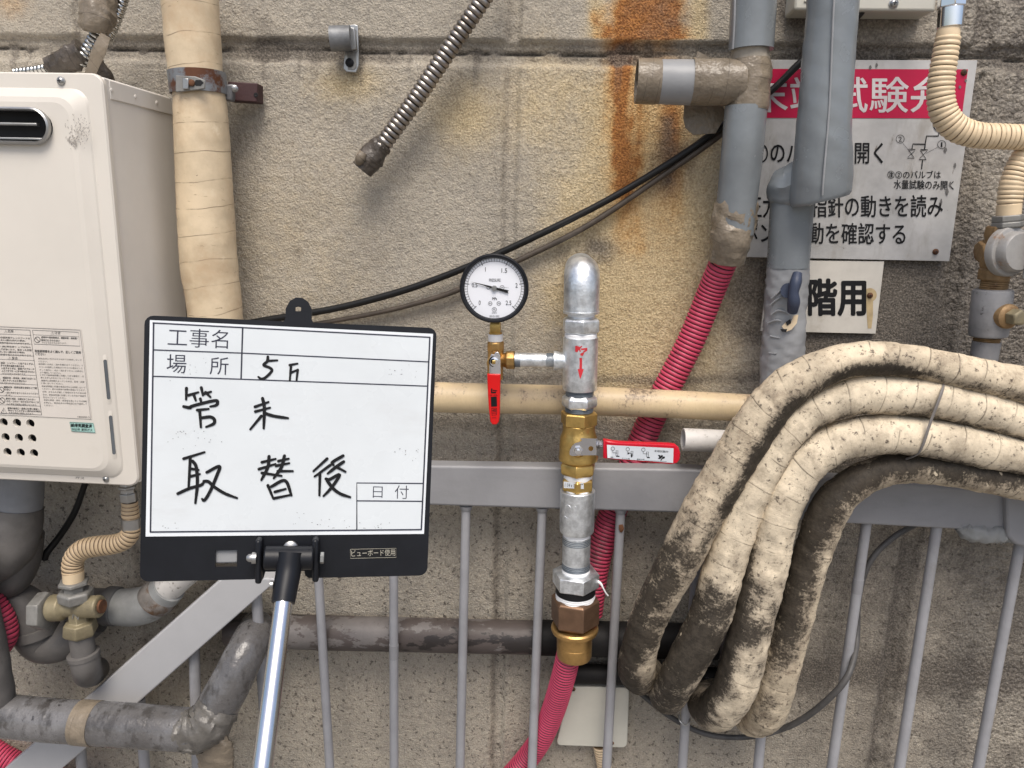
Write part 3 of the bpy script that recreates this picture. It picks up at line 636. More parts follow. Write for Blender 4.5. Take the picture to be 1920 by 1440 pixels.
# warning label
LP = wallplane(HF + PO + 0.0006)
mb = MB(); patch(mb, [(-260, 598), (152, 617), (172, 786), (-240, 765)], LP, 0); LB = obj('warning_label', mb, LABEL, HT, smooth=None)
mb = MB()
def pl(pts, w=0.8): stroke(mb, pts, w, LP, 0.0003, curve=False)
pl([(-250, 602), (150, 619)]); pl([(150, 619), (170, 786)], .5); pl([(0, 778), (170, 786)], .5)
pl([(-100, 613), (56, 619)]); pl([(56, 619), (78, 778)]); pl([(-100, 771), (78, 778)])
for y in (628, 644.5, 667, 675.5, 703.5, 721, 744, 761): pl([(-100, y - 6), (57 + (y - 619) * .138, y + .6)], .6)
pl([(61, 619), (147, 623), (150, 649), (64, 645), (61, 619)]); pl([(62, 627.5), (148, 631.5)], .6)
def tx(s, x0, y0, x1, h, b=0.0): text_px(mb, s, (x0, y0), (x1, y0 + (x1 - x0) * 0.035), h, LP, 0.0003, b)
tx('⚠危険', 8, 624, 25, 6); tx('⚠注意', 95, 627, 113, 6); tx('⚠警告', 15, 674.5, 33, 6)
for s, x0, y0, x1, b in (('使用中は換気扇やレンジフードを', -14, 634, 56, .02), ('使用しない(屋内式FEの場合)', -14, 639, 47, .02), ('一酸化炭素中毒のおそれがあります。', -14, 644, 56, 0),
    ('給気・(給)排気筒トップが外れ', -12, 651, 58, .02), ('たり、穴があいたり、詰まった状態', -12, 656, 59, .02), ('で使用しない(屋内式の場合)', -12, 661, 46, .02), ('一酸化炭素中毒のおそれがあります。', -12, 666, 60, 0),
    ('給湯・シャワー・入浴するときは、', 1, 682, 63, .02), ('手でお湯の温度を確かめる', 1, 687, 45, .02), ('入浴するときは、循環アダプターや', 2, 692, 64, .02), ('ふろアダプターに手や物を近づけない', 3, 697, 65, .02), ('やけどのおそれがあります。', 4, 702, 49, 0),
    ('機器本体・排気筒・排気口の近くに', 5, 710, 67, .02), ('燃えやすいものを置かない', 5, 715, 50, .02), ('火災のおそれがあります。', 6, 720, 48, 0),
    ('機器本体・給排気筒を波板などで囲', 7, 727.5, 69, .02), ('わない', 8, 732, 20, .02), ('一酸化炭素中毒や火災のおそれがあり', 9, 738, 71, 0), ('ます。', 10, 743, 22, 0),
    ('絶対に改造・分解はおこなわない', 11, 749, 66, .02), ('改造・分解は一酸化炭素中毒など思', 12, 754, 73, 0), ('わぬ事故や故障の原因となります。', 12, 759.5, 69, 0),
    ('建物の給気口・換気口は常に確保し、', 14, 767, 75, .02), ('物などでふさがない(屋内式の場合)', 15, 771.5, 76, .02), ('不完全燃焼の原因になります。', 16, 776, 64, 0),
    ('使用中や使用直後は、機器本体・排気筒・', 77, 634, 146, .03), ('排気口にさわらない', 77, 639.5, 112, .03), ('やけどのおそれがあります。', 78, 644, 125, 0)):
    tx(s, x0, y0, x1, 3.7, b)
tx('取扱説明書をよく読んで、正しくご使用', 65, 660.5, 151, 5, .03); tx('ください', 66, 666, 85, 4.6, .03)
for s, x0, y0, x1 in (('機器(銘板)に表示のガス以外では使用しないで', 71, 674, 153), ('ください。', 72, 679, 89), ('使用時には点火・消火を確かめてください。リ', 72, 684, 155), ('モコンを使用した場合はリモコンの表示にした', 73, 689.5, 155), ('がって操作し、点火・消火をリモコンの表示に', 74, 695, 156), ('より確認してください。', 75, 700, 114),
    ('ときどき取扱説明書に記載してある要領で、点', 75, 704.5, 157), ('検とお手入れをおこなってください。', 76, 709.5, 139), ('機器内に長時間たまっていた水は、飲用・調理', 77, 715, 158), ('に用いないでください。', 77, 720, 118), ('取扱説明書に記載の用途以外には使用しないで', 78, 725.5, 160), ('ください。思わぬ事故や故障の原因になります。', 79, 730.5, 160),
    ('冬期、冷え込みが厳しく凍結のおそれがある場', 79, 736, 161), ('合は、取扱説明書に記載している方法で凍結予', 80, 741.5, 161), ('防をおこなってください。', 81, 746.5, 124), ('異常な燃焼・臭気・異常音を感じたときは運転', 82, 751.5, 163), ('を停止し、販売店または弊社窓口まで連絡して', 82, 756.5, 163), ('ください。', 83, 761.5, 100)):
    tx(s, x0, y0, x1, 3.3)
tx('CB000000-①', 145, 783, 168, 3.2)
for cx_, cy_ in ((70, 637), (2, 731), (4, 751)):
    ringstroke(mb, cx_, cy_, 5.2, 1.2, LP, 0.0003); pl([(cx_ - 3.6, cy_ - 3.6), (cx_ + 3.6, cy_ + 3.6)], 1.2)
for cx_, cy_ in ((-1, 713), (7, 770)): pl([(cx_ - 5, cy_ + 4), (cx_, cy_ - 5), (cx_ + 6, cy_ + 5), (cx_ - 5, cy_ + 4)], .9); pl([(cx_, cy_ - 1.5), (cx_, cy_ + 2.5)], .9)
obj('label_print', mb, INK_GREY, LB, smooth=None)
mb = MB(); patch(mb, [(130, 791), (175, 793), (179, 812), (134, 809)], LP, 0.0002); ST = obj('inspection_sticker', mb, MINT, HT, smooth=None)
mb = MB(); stroke(mb, [(131, 792), (174, 794), (178, 811), (134, 808.5), (131, 792)], .7, LP, .0006, curve=False)
text_px(mb, '給排気調査済', (133, 800.5), (172, 802.5), 7, LP, .0006, .03); text_px(mb, '2022年 東邦ガス', (134.5, 807), (173, 809), 5, LP, .0006, .01); obj('sticker_print', mb, INK, ST, smooth=None)
mb = MB(); text_px(mb, 'ガス', (141, 897.5), (158, 899), 4.5, wallplane(HF + .0062), 0.0003); obj('embossed_print', mb, INK_GREY, HT, smooth=None)
mb = MB()                                                             # scuffs on the cover
SC = HP
sc_r = random.Random(3)
for k in range(190):
    x, y = sc_r.gauss(152, 13), sc_r.gauss(246, 13)
    if k > 140: x, y = sc_r.gauss(136, 5), sc_r.gauss(266, 5)
    a = sc_r.uniform(-2.4, -0.5); l_ = sc_r.uniform(1, 5)
    if x < 168: stroke(mb, [(x, y), (x + l_ * math.cos(a), y + l_ * math.sin(a))], sc_r.uniform(.5, 1.3), SC, 0.0004 + k * 2e-6, curve=False)
obj('scuff_marks', mb, mat('scuff_grey', (0.33, 0.30, 0.27), 0.7, bump=None), HT, smooth=None)

# ================================================================== cream wrapped vertical pipe + bracket
mb = MB(); P = pxpath([(352, -40, .075, 104), (356, 0, .075, 102), (366, 130, .075, 97), (374, 180, .075, 94), (379, 260, .075, 98), (391, 480, .075, 102), (404, 590, .075, 97), (420, 800, .075, 96), (430, 980, .075, 94)])
tube(mb, P, 40, .005, wob=.006, seed=2, crumple=(.0008, .02))
tag(obj('wrapped_pipe', mb, WRAP), 'thick cream pipe wound with cloth tape standing beside the water heater', 'pipe')
BR = thing('pipe_clamp', 'rusty steel clamp band holding the cream taped pipe to the wall', 'pipe clamp', W(370, 157, .075))
mb = MB(); c0, c1 = W(369, 136, .075), W(373, 177, .075); rr = 101 / 2 * depth(c0) / F
a = unit(c1 - c0); L_ = np.linalg.norm(c1 - c0)
lathe(mb, c0, a, [(0, rr - .002), (0, rr + .0012), (L_, rr + .0005), (L_, rr - .002)], 48, caps=(0, 0)); obj('band', mb, mat('rust_edged_zinc', (0.25, 0.26, 0.27), 0.45, metal=.5, bump=(110, .3, .001), dirt=[((0.13, 0.055, 0.03), 16, .5, .6)]), BR, smooth=50)
CP = wallplane(.075 + rr + .002)
mb = MB(); slab(mb, [(329, 141), (366, 143), (384, 150), (384, 166), (366, 169), (329, 173)], CP, 0.002, .003); hg = obj('hinge_plate', mb, ZINCNUT, BR, bevel=.0012)
mb = MB(); slab(mb, [(p[0], p[1]) for p in [(342, 146), (353, 147), (353, 167), (342, 167)]], CP, 0.0062, .004); obj('latch', mb, STEEL, hg, bevel=.001)
mb = MB(); patch(mb, [(x, y) for x, y in [(367, 150), (376, 150), (382, 155), (376, 161), (367, 161), (364, 156)]], CP, 0.0024); obj('slot', mb, HOLE, hg, smooth=None)
mb = MB(); lathe(mb, W(361, 156, .075 + rr + .002), (0, -1, 0), [(0, .005), (.004, .005), (.0055, .003)], 18); obj('pin', mb, RUST, hg)
mb = MB(); a0, a1 = W(424, 160, .06), W(424, 192, .06)
prism(mb, [W(420, 161, .055), W(444, 159, .055), W(442, 192, .055), W(422, 190, .055)], (0, -.012, 0)); obj('jaw', mb, mat('greasy_zinc', (0.15, 0.15, 0.155), .5, metal=.4, bump=(90, .4, .001)), BR, bevel=.003)
mb = MB(); lathe(mb, W(441, 167, .066), (.3, -1, 0), [(0, .0055), (.006, .0055), (.007, .004), (.012, .004), (.0125, .003)], 6); obj('nut', mb, STEEL, BR)
mb = MB(); prism(mb, [W(440, 158, .02), W(494, 161, .01), W(494, 196, .01), W(440, 193, .02)], (0, -.026, 0)); obj('arm', mb, mat('maroon_rust', (0.055, 0.025, 0.025), .6, bump=(130, .5, .001), dirt=[((.12, .06, .04), 30, .6, .8)]), BR, bevel=.0015)
mb = MB(); lathe(mb, W(480, 178, .037), (0, -1, 0), [(0, .0035), (.0008, .0035), (.001, .002), (.0004, .001)], 14); obj('hole_rim', mb, HOLE, BR)

# ================================================================== conduits above the heater
T1 = thing('taped_conduit', 'bent steel flex conduit bandaged with brown tape on top of the water heater', 'conduit', W(185, 60, .09))
mb = MB(); tube(mb, pxpath([(238, -30, .07, 24), (226, 10, .07, 24), (212, 45, .07, 25), (198, 75, .08, 25)]), 20, .0011, corr=(.0062, .0022)); obj('flex_conduit', mb, FLEX_NEW, T1, smooth=60)
mb = MB(); tube(mb, pxpath([(196, -40, .10, 42), (190, -5, .10, 46), (184, 25, .11, 56), (181, 50, .115, 52), (181, 62, .115, 34)]), 26, .003, wob=.05, seed=5, crumple=(.006, .016)); obj('taped_end', mb, PVCTAPE, T1, smooth=50)
mb = MB(); tube(mb, pxpath([(186, 56, .10, 26), (172, 82, .10, 27), (158, 106, .10, 26), (150, 118, .10, 24)]), 20, .0011, corr=(.0068, .0026)); obj('flex_conduit', mb, FLEX_NEW, T1, smooth=60)
mb = MB(); tube(mb, pxpath([(156, 96, .10, 38), (136, 108, .10, 44), (112, 119, .10, 36), (92, 126, .10, 26)]), 22, .003, wob=.06, seed=9, crumple=(.005, .012)); obj('taped_joint', mb, DKTAPE, T1, smooth=50)
mb = MB(); tube(mb, pxpath([(100, 124, .10, 17), (70, 131, .10, 17), (30, 136, .10, 17)]), 18, .0011, corr=(.006, .002)); obj('flex_conduit', mb, FLEX_NEW, T1, smooth=60)
mb = MB(); tube(mb, pxpath([(198, 66, .125, 20), (186, 95, .125, 25), (172, 130, .115, 22), (164, 150, .10, 20)]), 14, .004, flat=.2, wob=.1, seed=3); obj('tape_tail', mb, PVCTAPE, T1)
mb = MB(); tube(mb, pxpath([(178, 120, .06, 30), (196, 142, .055, 28), (208, 168, .05, 22)]), 18, .003, wob=.08, seed=8, crumple=(.004, .011)); obj('taped_joint', mb, DKTAPE, T1)

# ================================================================== loose flex conduit on the wall
T2 = thing('flexible_conduit', 'long dirty ribbed steel conduit slanting down the wall to a taped stub', 'conduit', W(690, 305, .05))
mb = MB(); tube(mb, pxpath([(955, -85, .055, 33), (915, -15, .055, 34), (860, 66, .05, 35), (780, 185, .046, 35), (714, 276, .042, 34)]), 24, .0012, corr=(.0088, .0032)); obj('flex_tube', mb, FLEX, T2, smooth=60)
mb = MB(); tube(mb, pxpath([(720, 268, .042, 35), (710, 278, .042, 38), (697, 294, .042, 45), (686, 310, .042, 41), (680, 318, .042, 39)]), 24, .002, wob=.04, seed=4, flat=.9, crumple=(.004, .012)); te = obj('taped_end', mb, DKTAPE, T2)
mb = MB(); tube(mb, pxpath([(682, 286, .060, 16), (676, 297, .060, 20), (672, 306, .055, 14)]), 14, .002, wob=.08); obj('tape_fold', mb, PVCTAPE, te)

# ================================================================== empty wall bracket
T3 = thing('wall_bracket', 'small zinc strap bracket with rolled clip fixed over the upper wall groove', 'bracket', W(657, 110, .004))
mb = MB(); Pq = wallplane(.012); slab(mb, [(640, 50), (664, 45), (671, 47), (673, 122), (668, 136), (649, 135), (643, 128), (646, 92)], Pq, 0, .004); bp = obj('base_plate', mb, STEEL, T3, bevel=.0012)
mb = MB(); slab(mb, [(651, 98), (667, 97), (668, 126), (663, 131), (652, 130)], Pq, .0012, .001); obj('pressed_panel', mb, ZINCNUT, bp, bevel=.0004)
mb = MB(); lathe(mb, W(656, 118, .012), (0, -1, 0), [(0, .0068), (.003, .0068), (.0045, .005), (.0048, .0001)], 22); obj('bolt', mb, INK, T3)
mb = MB(); k = depth(W(640, 72, .03)) / F
tube(mb, pxpath([(620, 72, .032, 45), (658, 71, .028, 44)]), 30, .004, wob=.02); obj('clip', mb, mat('lead_grey_clip', (0.19, .195, .20), .5, metal=.35, vary=.3, vscale=40, bump=(90, .4, .001)), T3, smooth=50)
mb = MB(); prism(mb, [W(654, 50, .022), W(664, 52, .022), W(668, 92, .022), (W(658, 94, .022))], (0, .018, 0)); obj('clip_strap', mb, STEEL, T3, bevel=.001)

# ================================================================== grey lagged pipe with taped tee
T4 = thing('lagged_pipe', 'grey lagged pipe with taped open branch pointing left over the rust stain', 'pipe', W(1400, 300, .08))
mb = MB(); tube(mb, pxpath([(1415, -60, .085, 86), (1413, 0, .085, 84), (1408, 94, .085, 82)]), 40, .006, wob=.008, seed=1); up_ = obj('upper_wrap', mb, GREYWRAP, T4)
mb = MB(); tube(mb, pxpath([(1379, -50, .125, 4), (1377, 40, .125, 4), (1374, 92, .122, 4)]), 8, .01); obj('seam', mb, GREYWRAP_LIGHT, up_)
mb = MB(); tube(mb, pxpath([(1408, 88, .085, 66), (1407, 122, .085, 66)]), 36, .004, wob=.03, seed=4, crumple=(.002, .012)); obj('taped_neck', mb, mat('pale_tape', (.36, .32, .26), .45, vary=.2, bump=(50, .5, .002), dirt=[((.12, .10, .08), 30, .6, .75)]), T4)
mb = MB(); tube(mb, pxpath([(1408, 112, .085, 68), (1407, 130, .085, 73), (1403, 180, .085, 75), (1400, 206, .085, 74)]), 36, .004, wob=.02, seed=6, crumple=(.0035, .014)); obj('taped_tee', mb, PVCTAPE, T4)
for nm, xa, xb, ma, wa, wb, wo in (('taped_branch', 1296, 1392, PVCTAPE, 82, 84, .03), ('branch_wrap', 1234, 1298, GREYWRAP_LIGHT, 78.5, 80, .006)):
    mb = MB(); tube(mb, pxpath([(xa, 153.5, .085, wa), (xb, 155, .085, wb)]), 36, .004, wob=wo * .5, seed=len(nm), crumple=(.0010 if wo > .01 else .0003, .018)); obj(nm, mb, ma, T4)
mb = MB(); a, b = W(1236, 153.5, .085), W(1193, 152.5, .085); r0 = 79 / 2 * depth(a) / F; L_ = np.linalg.norm(b - a)
lathe(mb, a, b - a, [(-.001, r0 * 1.0), (.004, r0 * 1.025), (L_ * .6, r0 * 1.02), (L_, r0 * 1.01), (L_, r0 * .93), (L_ * .2, r0 * .92), (L_ * .18, .0001)], 40, caps=(0, 0)); eo = obj('open_end', mb, PVCTAPE, T4, smooth=50)
mb = MB(); tube(mb, [(*(b + np.array((.004, -.002, -.014))), .010), (*(b + np.array((.03, -.004, -.004))), .012)], 12, .003, wob=.25); obj('stuffing', mb, BOXW, eo)
mb = MB(); pf = wallplane(.045); slab(mb, [(1283, 196), (1355, 196), (1362, 215), (1342, 250), (1300, 253), (1285, 240), (1281, 222)], pf, 0, .0015); obj('tape_flap', mb, PVCTAPE, T4, bevel=.0006)
mb = MB(); slab(mb, [(1302, 118), (1308, 96), (1336, 110), (1330, 118)], wallplane(.10), 0, .0012); obj('tape_tip', mb, PVCTAPE, T4)
mb = MB(); tube(mb, pxpath([(1399, 200, .085, 78), (1391, 290, .085, 77), (1379, 400, .08, 73), (1376, 440, .078, 71)]), 40, .006, wob=.006, seed=7); obj('lower_wrap', mb, GREYWRAP, T4)
mb = MB()
tube(mb, pxpath([(1380, 372, .08, 66), (1379, 390, .08, 77), (1372, 440, .077, 76), (1366, 470, .072, 67), (1363, 491, .068, 60)]), 40, .004, wob=.015, seed=12, crumple=(.004, .013), rfun=lambda s, u, v: np.where((u < .45) & (v > .30) & (v < .62), 0.93, 1.0)); obj('taped_end', mb, PVCTAPE, T4)

# ================================================================== big grey pipe in front of the sign
T5 = thing('lagged_elbow_pipe', 'glossy grey lagged pipe with stepped joint hanging before the red sign', 'pipe', W(1530, 340, .1))
mb = MB(); tube(mb, pxpath([(1566, -60, .135, 94), (1562, 0, .135, 93), (1553, 110, .135, 93), (1544, 240, .135, 97), (1543, 290, .133, 102), (1541, 326, .130, 108), (1539, 352, .128, 108), (1538, 372, .127, 104), (1537.5, 377, .127, 98)]), 44, .004, wob=.012, seed=3, crumple=(.0008, .03))
zt = W(1540, 300, .13)[2]; xm = W(1540, 350, .13)[0]; Vp = mb.v[0]; fz = np.clip((zt - Vp[:, 2]) / .07, 0, 1) ** 1.5     # the end is cut on the slant
Vp[:, 2] += fz * (Vp[:, 0] - xm) * 0.34; fp = obj('front_wrap', mb, GREYWRAP, T5)
mb = MB(); tube(mb, pxpath([(1566, -40, .172, 4), (1561, 60, .1715, 4), (1555, 200, .172, 4), (1544, 335, .173, 4), (1542, 366, .170, 4)]), 8, .01); obj('seam', mb, GREYWRAP_LIGHT, fp)
mb = MB(); tube(mb, pxpath([(1530, 330, .105, 84), (1508, 342, .10, 88), (1490, 352, .092, 86), (1478, 352, .085, 80), (1468, 350, .075, 70)]), 40, .004, wob=.02, seed=8, crumple=(.004, .02)); obj('elbow_wrap', mb, GREYWRAP, T5)
mb = MB(); tube(mb, pxpath([(1490, 340, .085, 84), (1486, 370, .085, 80), (1482, 430, .085, 78), (1477, 502, .085, 76)]), 40, .005, wob=.01, seed=5); obj('lower_wrap', mb, GREYWRAP, T5)
mb = MB(); tube(mb, pxpath([(1478, 496, .084, 73), (1475, 540, .084, 75), (1471, 600, .084, 74), (1467, 680, .084, 76), (1460, 800, .084, 76)]), 40, .004, wob=.02, seed=15, crumple=(.0028, .013)); vw = obj('valve_wrap', mb, GREYWRAP_LIGHT, T5)
VP_ = wallplane(.118)
mb = MB(); tube(mb, pxpath([(1478, 545, .10, 30), (1478, 545, .128, 28)]), 20, .004); kb = obj('valve_handle', mb, NAVY, T5)
mb = MB(); tube(mb, pxpath([(1495, 514, .128, 18), (1492, 530, .136, 22), (1488, 548, .138, 19), (1488, 566, .136, 23), (1486, 584, .128, 19)]), 16, .003, wob=.05); obj('wing', mb, NAVY, kb)
mb = MB(); slab(mb, [(1466, 612), (1474, 604), (1482, 608), (1488, 592), (1497, 590), (1494, 606), (1484, 618), (1474, 622)], wallplane(.121), .001, .001); tr = obj('torn_lining', mb, WRAP, vw)
mb = MB(); patch(mb, [(1473, 604), (1482, 598), (1483, 606), (1476, 611)], wallplane(.1235), 0); patch(mb, [(1463, 617), (1476, 617), (1474, 623), (1466, 622)], wallplane(.1235), 0); obj('tear', mb, HOLE, vw, smooth=None)
WR = mat('dark_crease', (.13, .13, .13), .5, bump=None)
for pts in ([(1446, 560), (1455, 552), (1468, 540), (1476, 536)], [(1444, 572), (1456, 562), (1466, 556)], [(1446, 590), (1458, 582), (1470, 584), (1478, 590)], [(1440, 606), (1455, 600), (1464, 602)], [(1444, 630), (1462, 634)], [(1442, 662), (1456, 663)]):
    mb = MB(); tube(mb, pxpath([(x, y, .084 + math.sqrt(max(1, 37 ** 2 - (x - 1471) ** 2)) * .00083, 3.4) for x, y in pts]), 8, .004); obj('crease', mb, GREYWRAP_LIGHT, vw)

# ================================================================== signs
S1 = wallplane(.012)
T6 = thing('valve_test_sign', 'weathered white enamel sign with red heading band and black valve diagram', 'sign', W(1610, 300, .01))
mb = MB(); slab(mb, [(1434, 112), (1833, 113), (1780, 490), (1394, 482)], S1, 0, .0025); sg = obj('sign_plate', mb, SIGNW, T6, bevel=.0006)
mb = MB(); patch(mb, [(1431, 129), (1815, 130), (1803, 222), (1421, 221)], S1, .0006); obj('heading_band', mb, SIGNR, T6, smooth=None)
mb = MB(); text_px(mb, '末端試験弁', (1408, 210), (1776, 211), 66, S1, .0011, .010); obj('heading_lettering', mb, mat('worn_white_lettering', (.54, .50, .50), .4, bump=None, dirt=[((.42, .30, .31), 40, .6, .75)]), T6, smooth=None)
mb = MB()
text_px(mb, '①のバルブを開く', (1414, 306), (1655, 307), 41, S1, .0008, .012)
text_px(mb, '圧力計の指針の動きを読み', (1400, 408), (1767, 407), 41, S1, .0008, .011)
text_px(mb, 'ポンプ起動を確認する', (1394, 456), (1697, 459), 40, S1, .0008, .011)
text_px(mb, '㊟②のバルブは', (1664, 335), (1764, 335), 15, S1, .0008, .01)
text_px(mb, '水量試験のみ開く', (1676, 354), (1788, 356), 17, S1, .0008, .01)
def s1(pts, w): stroke(mb, pts, w, S1, .0008, curve=False)
q = lambda x, y: (1640 + x / 8.727, 220 + y / 8.727)
s1([q(610, 520), q(625, 436), q(822, 440)], 2); s1([q(818, 520), q(848, 306), q(1045, 306), q(1058, 235)], 2.2)
ringstroke(mb, *q(1085, 120), 14, 1.6, S1, .0008)
s1([q(555, 520), q(665, 524)], 1.2); s1([q(750, 526), q(868, 530)], 1.4)
for a, b, c_, d_ in ((q(560, 545), q(660, 545), q(545, 650), q(645, 655)), (q(752, 545), q(862, 545), q(735, 676), q(840, 680))): s1([a, b, c_, d_, a], 1.1)
s1([q(535, 666), q(648, 668)], 1.1); s1([q(728, 690), q(845, 694)], 1.3); s1([q(785, 700), q(768, 850)], 2)
s1([q(462, 425), q(560, 545)], .5); s1([q(1030, 490), q(840, 590)], .5)
for cx_, cy_, s_ in ((418, 355, '2'), (1098, 445, '1')):
    x, y = q(cx_, cy_); ringstroke(mb, x, y, 7.6, .9, S1, .0008); text_px(mb, s_, (x - (3.2 if s_ == '2' else 1.5), y + 4.6), (x + (3.2 if s_ == '2' else 1.3), y + 4.6), 9, S1, .0008)
obj('lettering', mb, INK, T6, smooth=None)
for x, y in ((1807, 136), (1754, 472)): screw(T6, W(x, y, .0122), (0, -1, 0), .0042, RUST, 'nail')
CHIP = mat('chip_grey', (.13, .125, .12), .6, bump=None)
for k, (x, y) in enumerate([(1632, 122), (1644, 118), (1773, 276), (1791, 305), (1776, 352), (1782, 340), (1811, 148), (1765, 372), (1800, 160)]):
    mb = MB(); w_ = sc_r.uniform(1.2, 3.2); l_ = sc_r.uniform(6, 15)
    patch(mb, [(x - w_ * .3, y), (x + w_ * .5, y + l_ * .1), (x + w_, y + l_ * .5), (x + w_ * .2, y + l_), (x - w_ * .7, y + l_ * .8), (x - w_ * .9, y + l_ * .35)], S1, .0014 + k * 4e-6)
    obj('enamel_chip', mb, CHIP, T6, smooth=None)
S2 = wallplane(.010)
T7 = thing('floor_sign', 'small off-white sign with two bold black characters and a rusty nail', 'sign', W(1560, 560, .01))
mb = MB(); slab(mb, [(1442, 488), (1658, 490), (1642, 626), (1426, 621)], S2, 0, .002); obj('sign_plate', mb, SIGNB, T7, bevel=.0006)
mb = MB(); text_px(mb, '階用', (1517, 591), (1622, 591), 67, S2, .0006, .030); obj('lettering', mb, INK, T7, smooth=None)
mb = MB(); patch(mb, circle_px(1631, 553, 13), S2, .0004); patch(mb, [(1624, 556), (1637, 556), (1637, 590), (1634, 616), (1627, 616), (1625, 590)], S2, .0003); obj('rust_streak', mb, mat('faint_rust', (.47, .36, .20), .5, vary=.2, vscale=60, bump=None), T7, smooth=None)
screw(T7, W(1631, 554, .0106), (0, -1, 0), .0042, RUST, 'nail')

# ================================================================== cables
def cable(name, pts, m, label, step=.008, cat='cable'):
    mb = MB(); tube(mb, pxpath(pts), 14, step, wob=.02); return tag(obj(name, mb, m), label, cat)
cable('cable', [(1640, -30, .05, 17), (1622, 10, .04, 17), (1590, 45, .03, 17), (1540, 85, .03, 15), (1500, 118, .03, 14), (1440, 175, .025, 13), (1350, 238, .022, 13), (1300, 276, .02, 13), (1200, 340, .02, 13), (1100, 396, .02, 13), (960, 464, .02, 13), (870, 503, .02, 13), (780, 537, .02, 13), (700, 561, .02, 13), (620, 580, .02, 13), (500, 600, .02, 13), (380, 622, .02, 13)], CABLE, 'black cable sagging across the wall up behind the big grey pipe', .01)
cable('cable', [(1480, 140, .02, 10), (1430, 185, .018, 10), (1352, 252, .017, 12), (1250, 324, .015, 11.5), (1100, 424, .015, 11.5), (960, 494, .015, 11), (860, 543, .015, 10.5), (780, 569, .014, 9.5), (700, 588, .014, 9), (600, 606, .012, 8), (500, 622, .012, 8)], CABLE_B, 'thinner dusty brown cable sagging just below the black cable', .01)
cable('cable', [(1760, 960, .02, 9), (1720, 982, .025, 10), (1680, 1004, .03, 11), (1642, 1038, .035, 11), (1620, 1078, .04, 11), (1609, 1130, .04, 11), (1607, 1190, .05, 11), (1602, 1230, .08, 11), (1588, 1270, .105, 12), (1558, 1306, .10, 12), (1510, 1345, .07, 12), (1460, 1369, .04, 11), (1400, 1382, .03, 10), (1330, 1378, .025, 10), (1270, 1352, .02, 10), (1215, 1312, .02, 10), (1184, 1282, .02, 10)], CABLE_G, 'grey cable looping under the wrapped hoses and round a railing bar', .01)
cable('cable', [(172, 870, .06, 11), (160, 905, .05, 11), (140, 960, .05, 12), (112, 1005, .05, 12), (88, 1036, .06, 13), (84, 1048, .06, 12)], CABLE, 'short black cable hanging below the water heater')
mb = MB(); box(mb, tuple(W(1488, 19, .05) * np.array((1, 1, 1))), tuple(np.array((W(1726, 19, .0)[0], 0.0, W(1600, -70, .05)[2]))))
T8 = thing('terminal_box', 'ivory plastic terminal box cut off by the top of the photo', 'junction box', W(1606, 18, .025))
o_ = obj('box_body', mb, BOXW, T8, bevel=.004, seg=3)
screw(T8, W(1675, 7, .05), (0, -1, 0), .006, STEEL); 
mb = MB(); box(mb, tuple(W(1508, 4, .052)), tuple(W(1545, 0, .049))); obj('boss', mb, BOXW, T8, bevel=.001)

# ================================================================== test valve stack
AX = lambda y: 1091 - (y - 530) * .0207
SH = .125
def stack(mb, prof, segs=36, rot=0.0, caps=(1, 1)):
    y0 = prof[0][0]; return pxlathe(mb, (AX(y0), y0), (AX(prof[-1][0]), prof[-1][0]), SH, [(y - y0, w) for y, w in prof], segs, rot, caps)
GP = thing('galvanised_pipe', 'shiny galvanised elbow and tee with red arrow above the brass ball valve', 'pipe fitting', W(1090, 640, SH))
mb = MB(); k = depth(W(1091, 540, SH)) / F; r0 = 33.5 * k
pc = W(AX(514), 514, SH); up = unit(W(AX(480), 480, SH) - W(AX(580), 580, SH))
arc = [(*(pc + np.array((0, SH - .0, 0)) ), r0 * .95), (*(pc + np.array((0, .045, 0)) + up * r0 * .04), r0 * .95), (*(pc + np.array((0, .022, 0)) + up * r0 * .02), r0 * .99), (*(pc + np.array((0, .006, 0)) - up * r0 * .15), r0 * 1.0), (*(pc - up * r0 * .75), r0), (*W(AX(572), 572, SH), r0), (*W(AX(584), 584, SH), r0 * 1.01)]
tube(mb, arc, 40, .0025, caps=(0, 1), hint=(0, 0, 1)); obj('elbow', mb, GALV, GP, smooth=60)
mb = MB(); stack(mb, [(582, 66), (583, 69), (587, 68), (588, 60)]); obj('elbow_rim', mb, GALV, GP)
mb = MB(); stack(mb, [(586, 50), (594, 51)]); obj('thread_tape', mb, PTFE, GP)
mb = MB(); stack(mb, [(593, 52), (594, 52), (596, 60)], caps=(0, 0)); stack(mb, [(594.5, 58), (597, 69), (600, 74), (618, 75), (622, 70), (624, 58)], 6, .42); obj('hex_nipple', mb, GALV, GP, bevel=.0012, smooth=30)
mb = MB(); stack(mb, [(623.5, 57), (626, 61), (634, 60)]); obj('thread_tape', mb, PTFE, GP)
mb = MB(); stack(mb, [(631, 56), (632, 65), (660, 65.5), (700, 65), (727, 65), (730, 62), (730.5, 50)])
a = W(1062, 676, SH); b = W(1040, 676, SH); kk = depth(a) / F
ob = W(AX(676), 676, SH)
lathe(mb, ob, b - ob, [(0, 15 * kk), (26 * kk, 18 * kk), (33 * kk, 15.5 * kk), (38 * kk, 16 * kk), (45 * kk, 18.5 * kk), (49 * kk, 18.5 * kk), (50 * kk, 17 * kk), (50 * kk, 13 * kk)], 32, caps=(0, 0)); te_ = obj('tee', mb, GALV, GP, smooth=45)
TF = Plane(W(AX(680), 680, SH + 33.2 * kk), (0, -1, 0))
mb = MB()
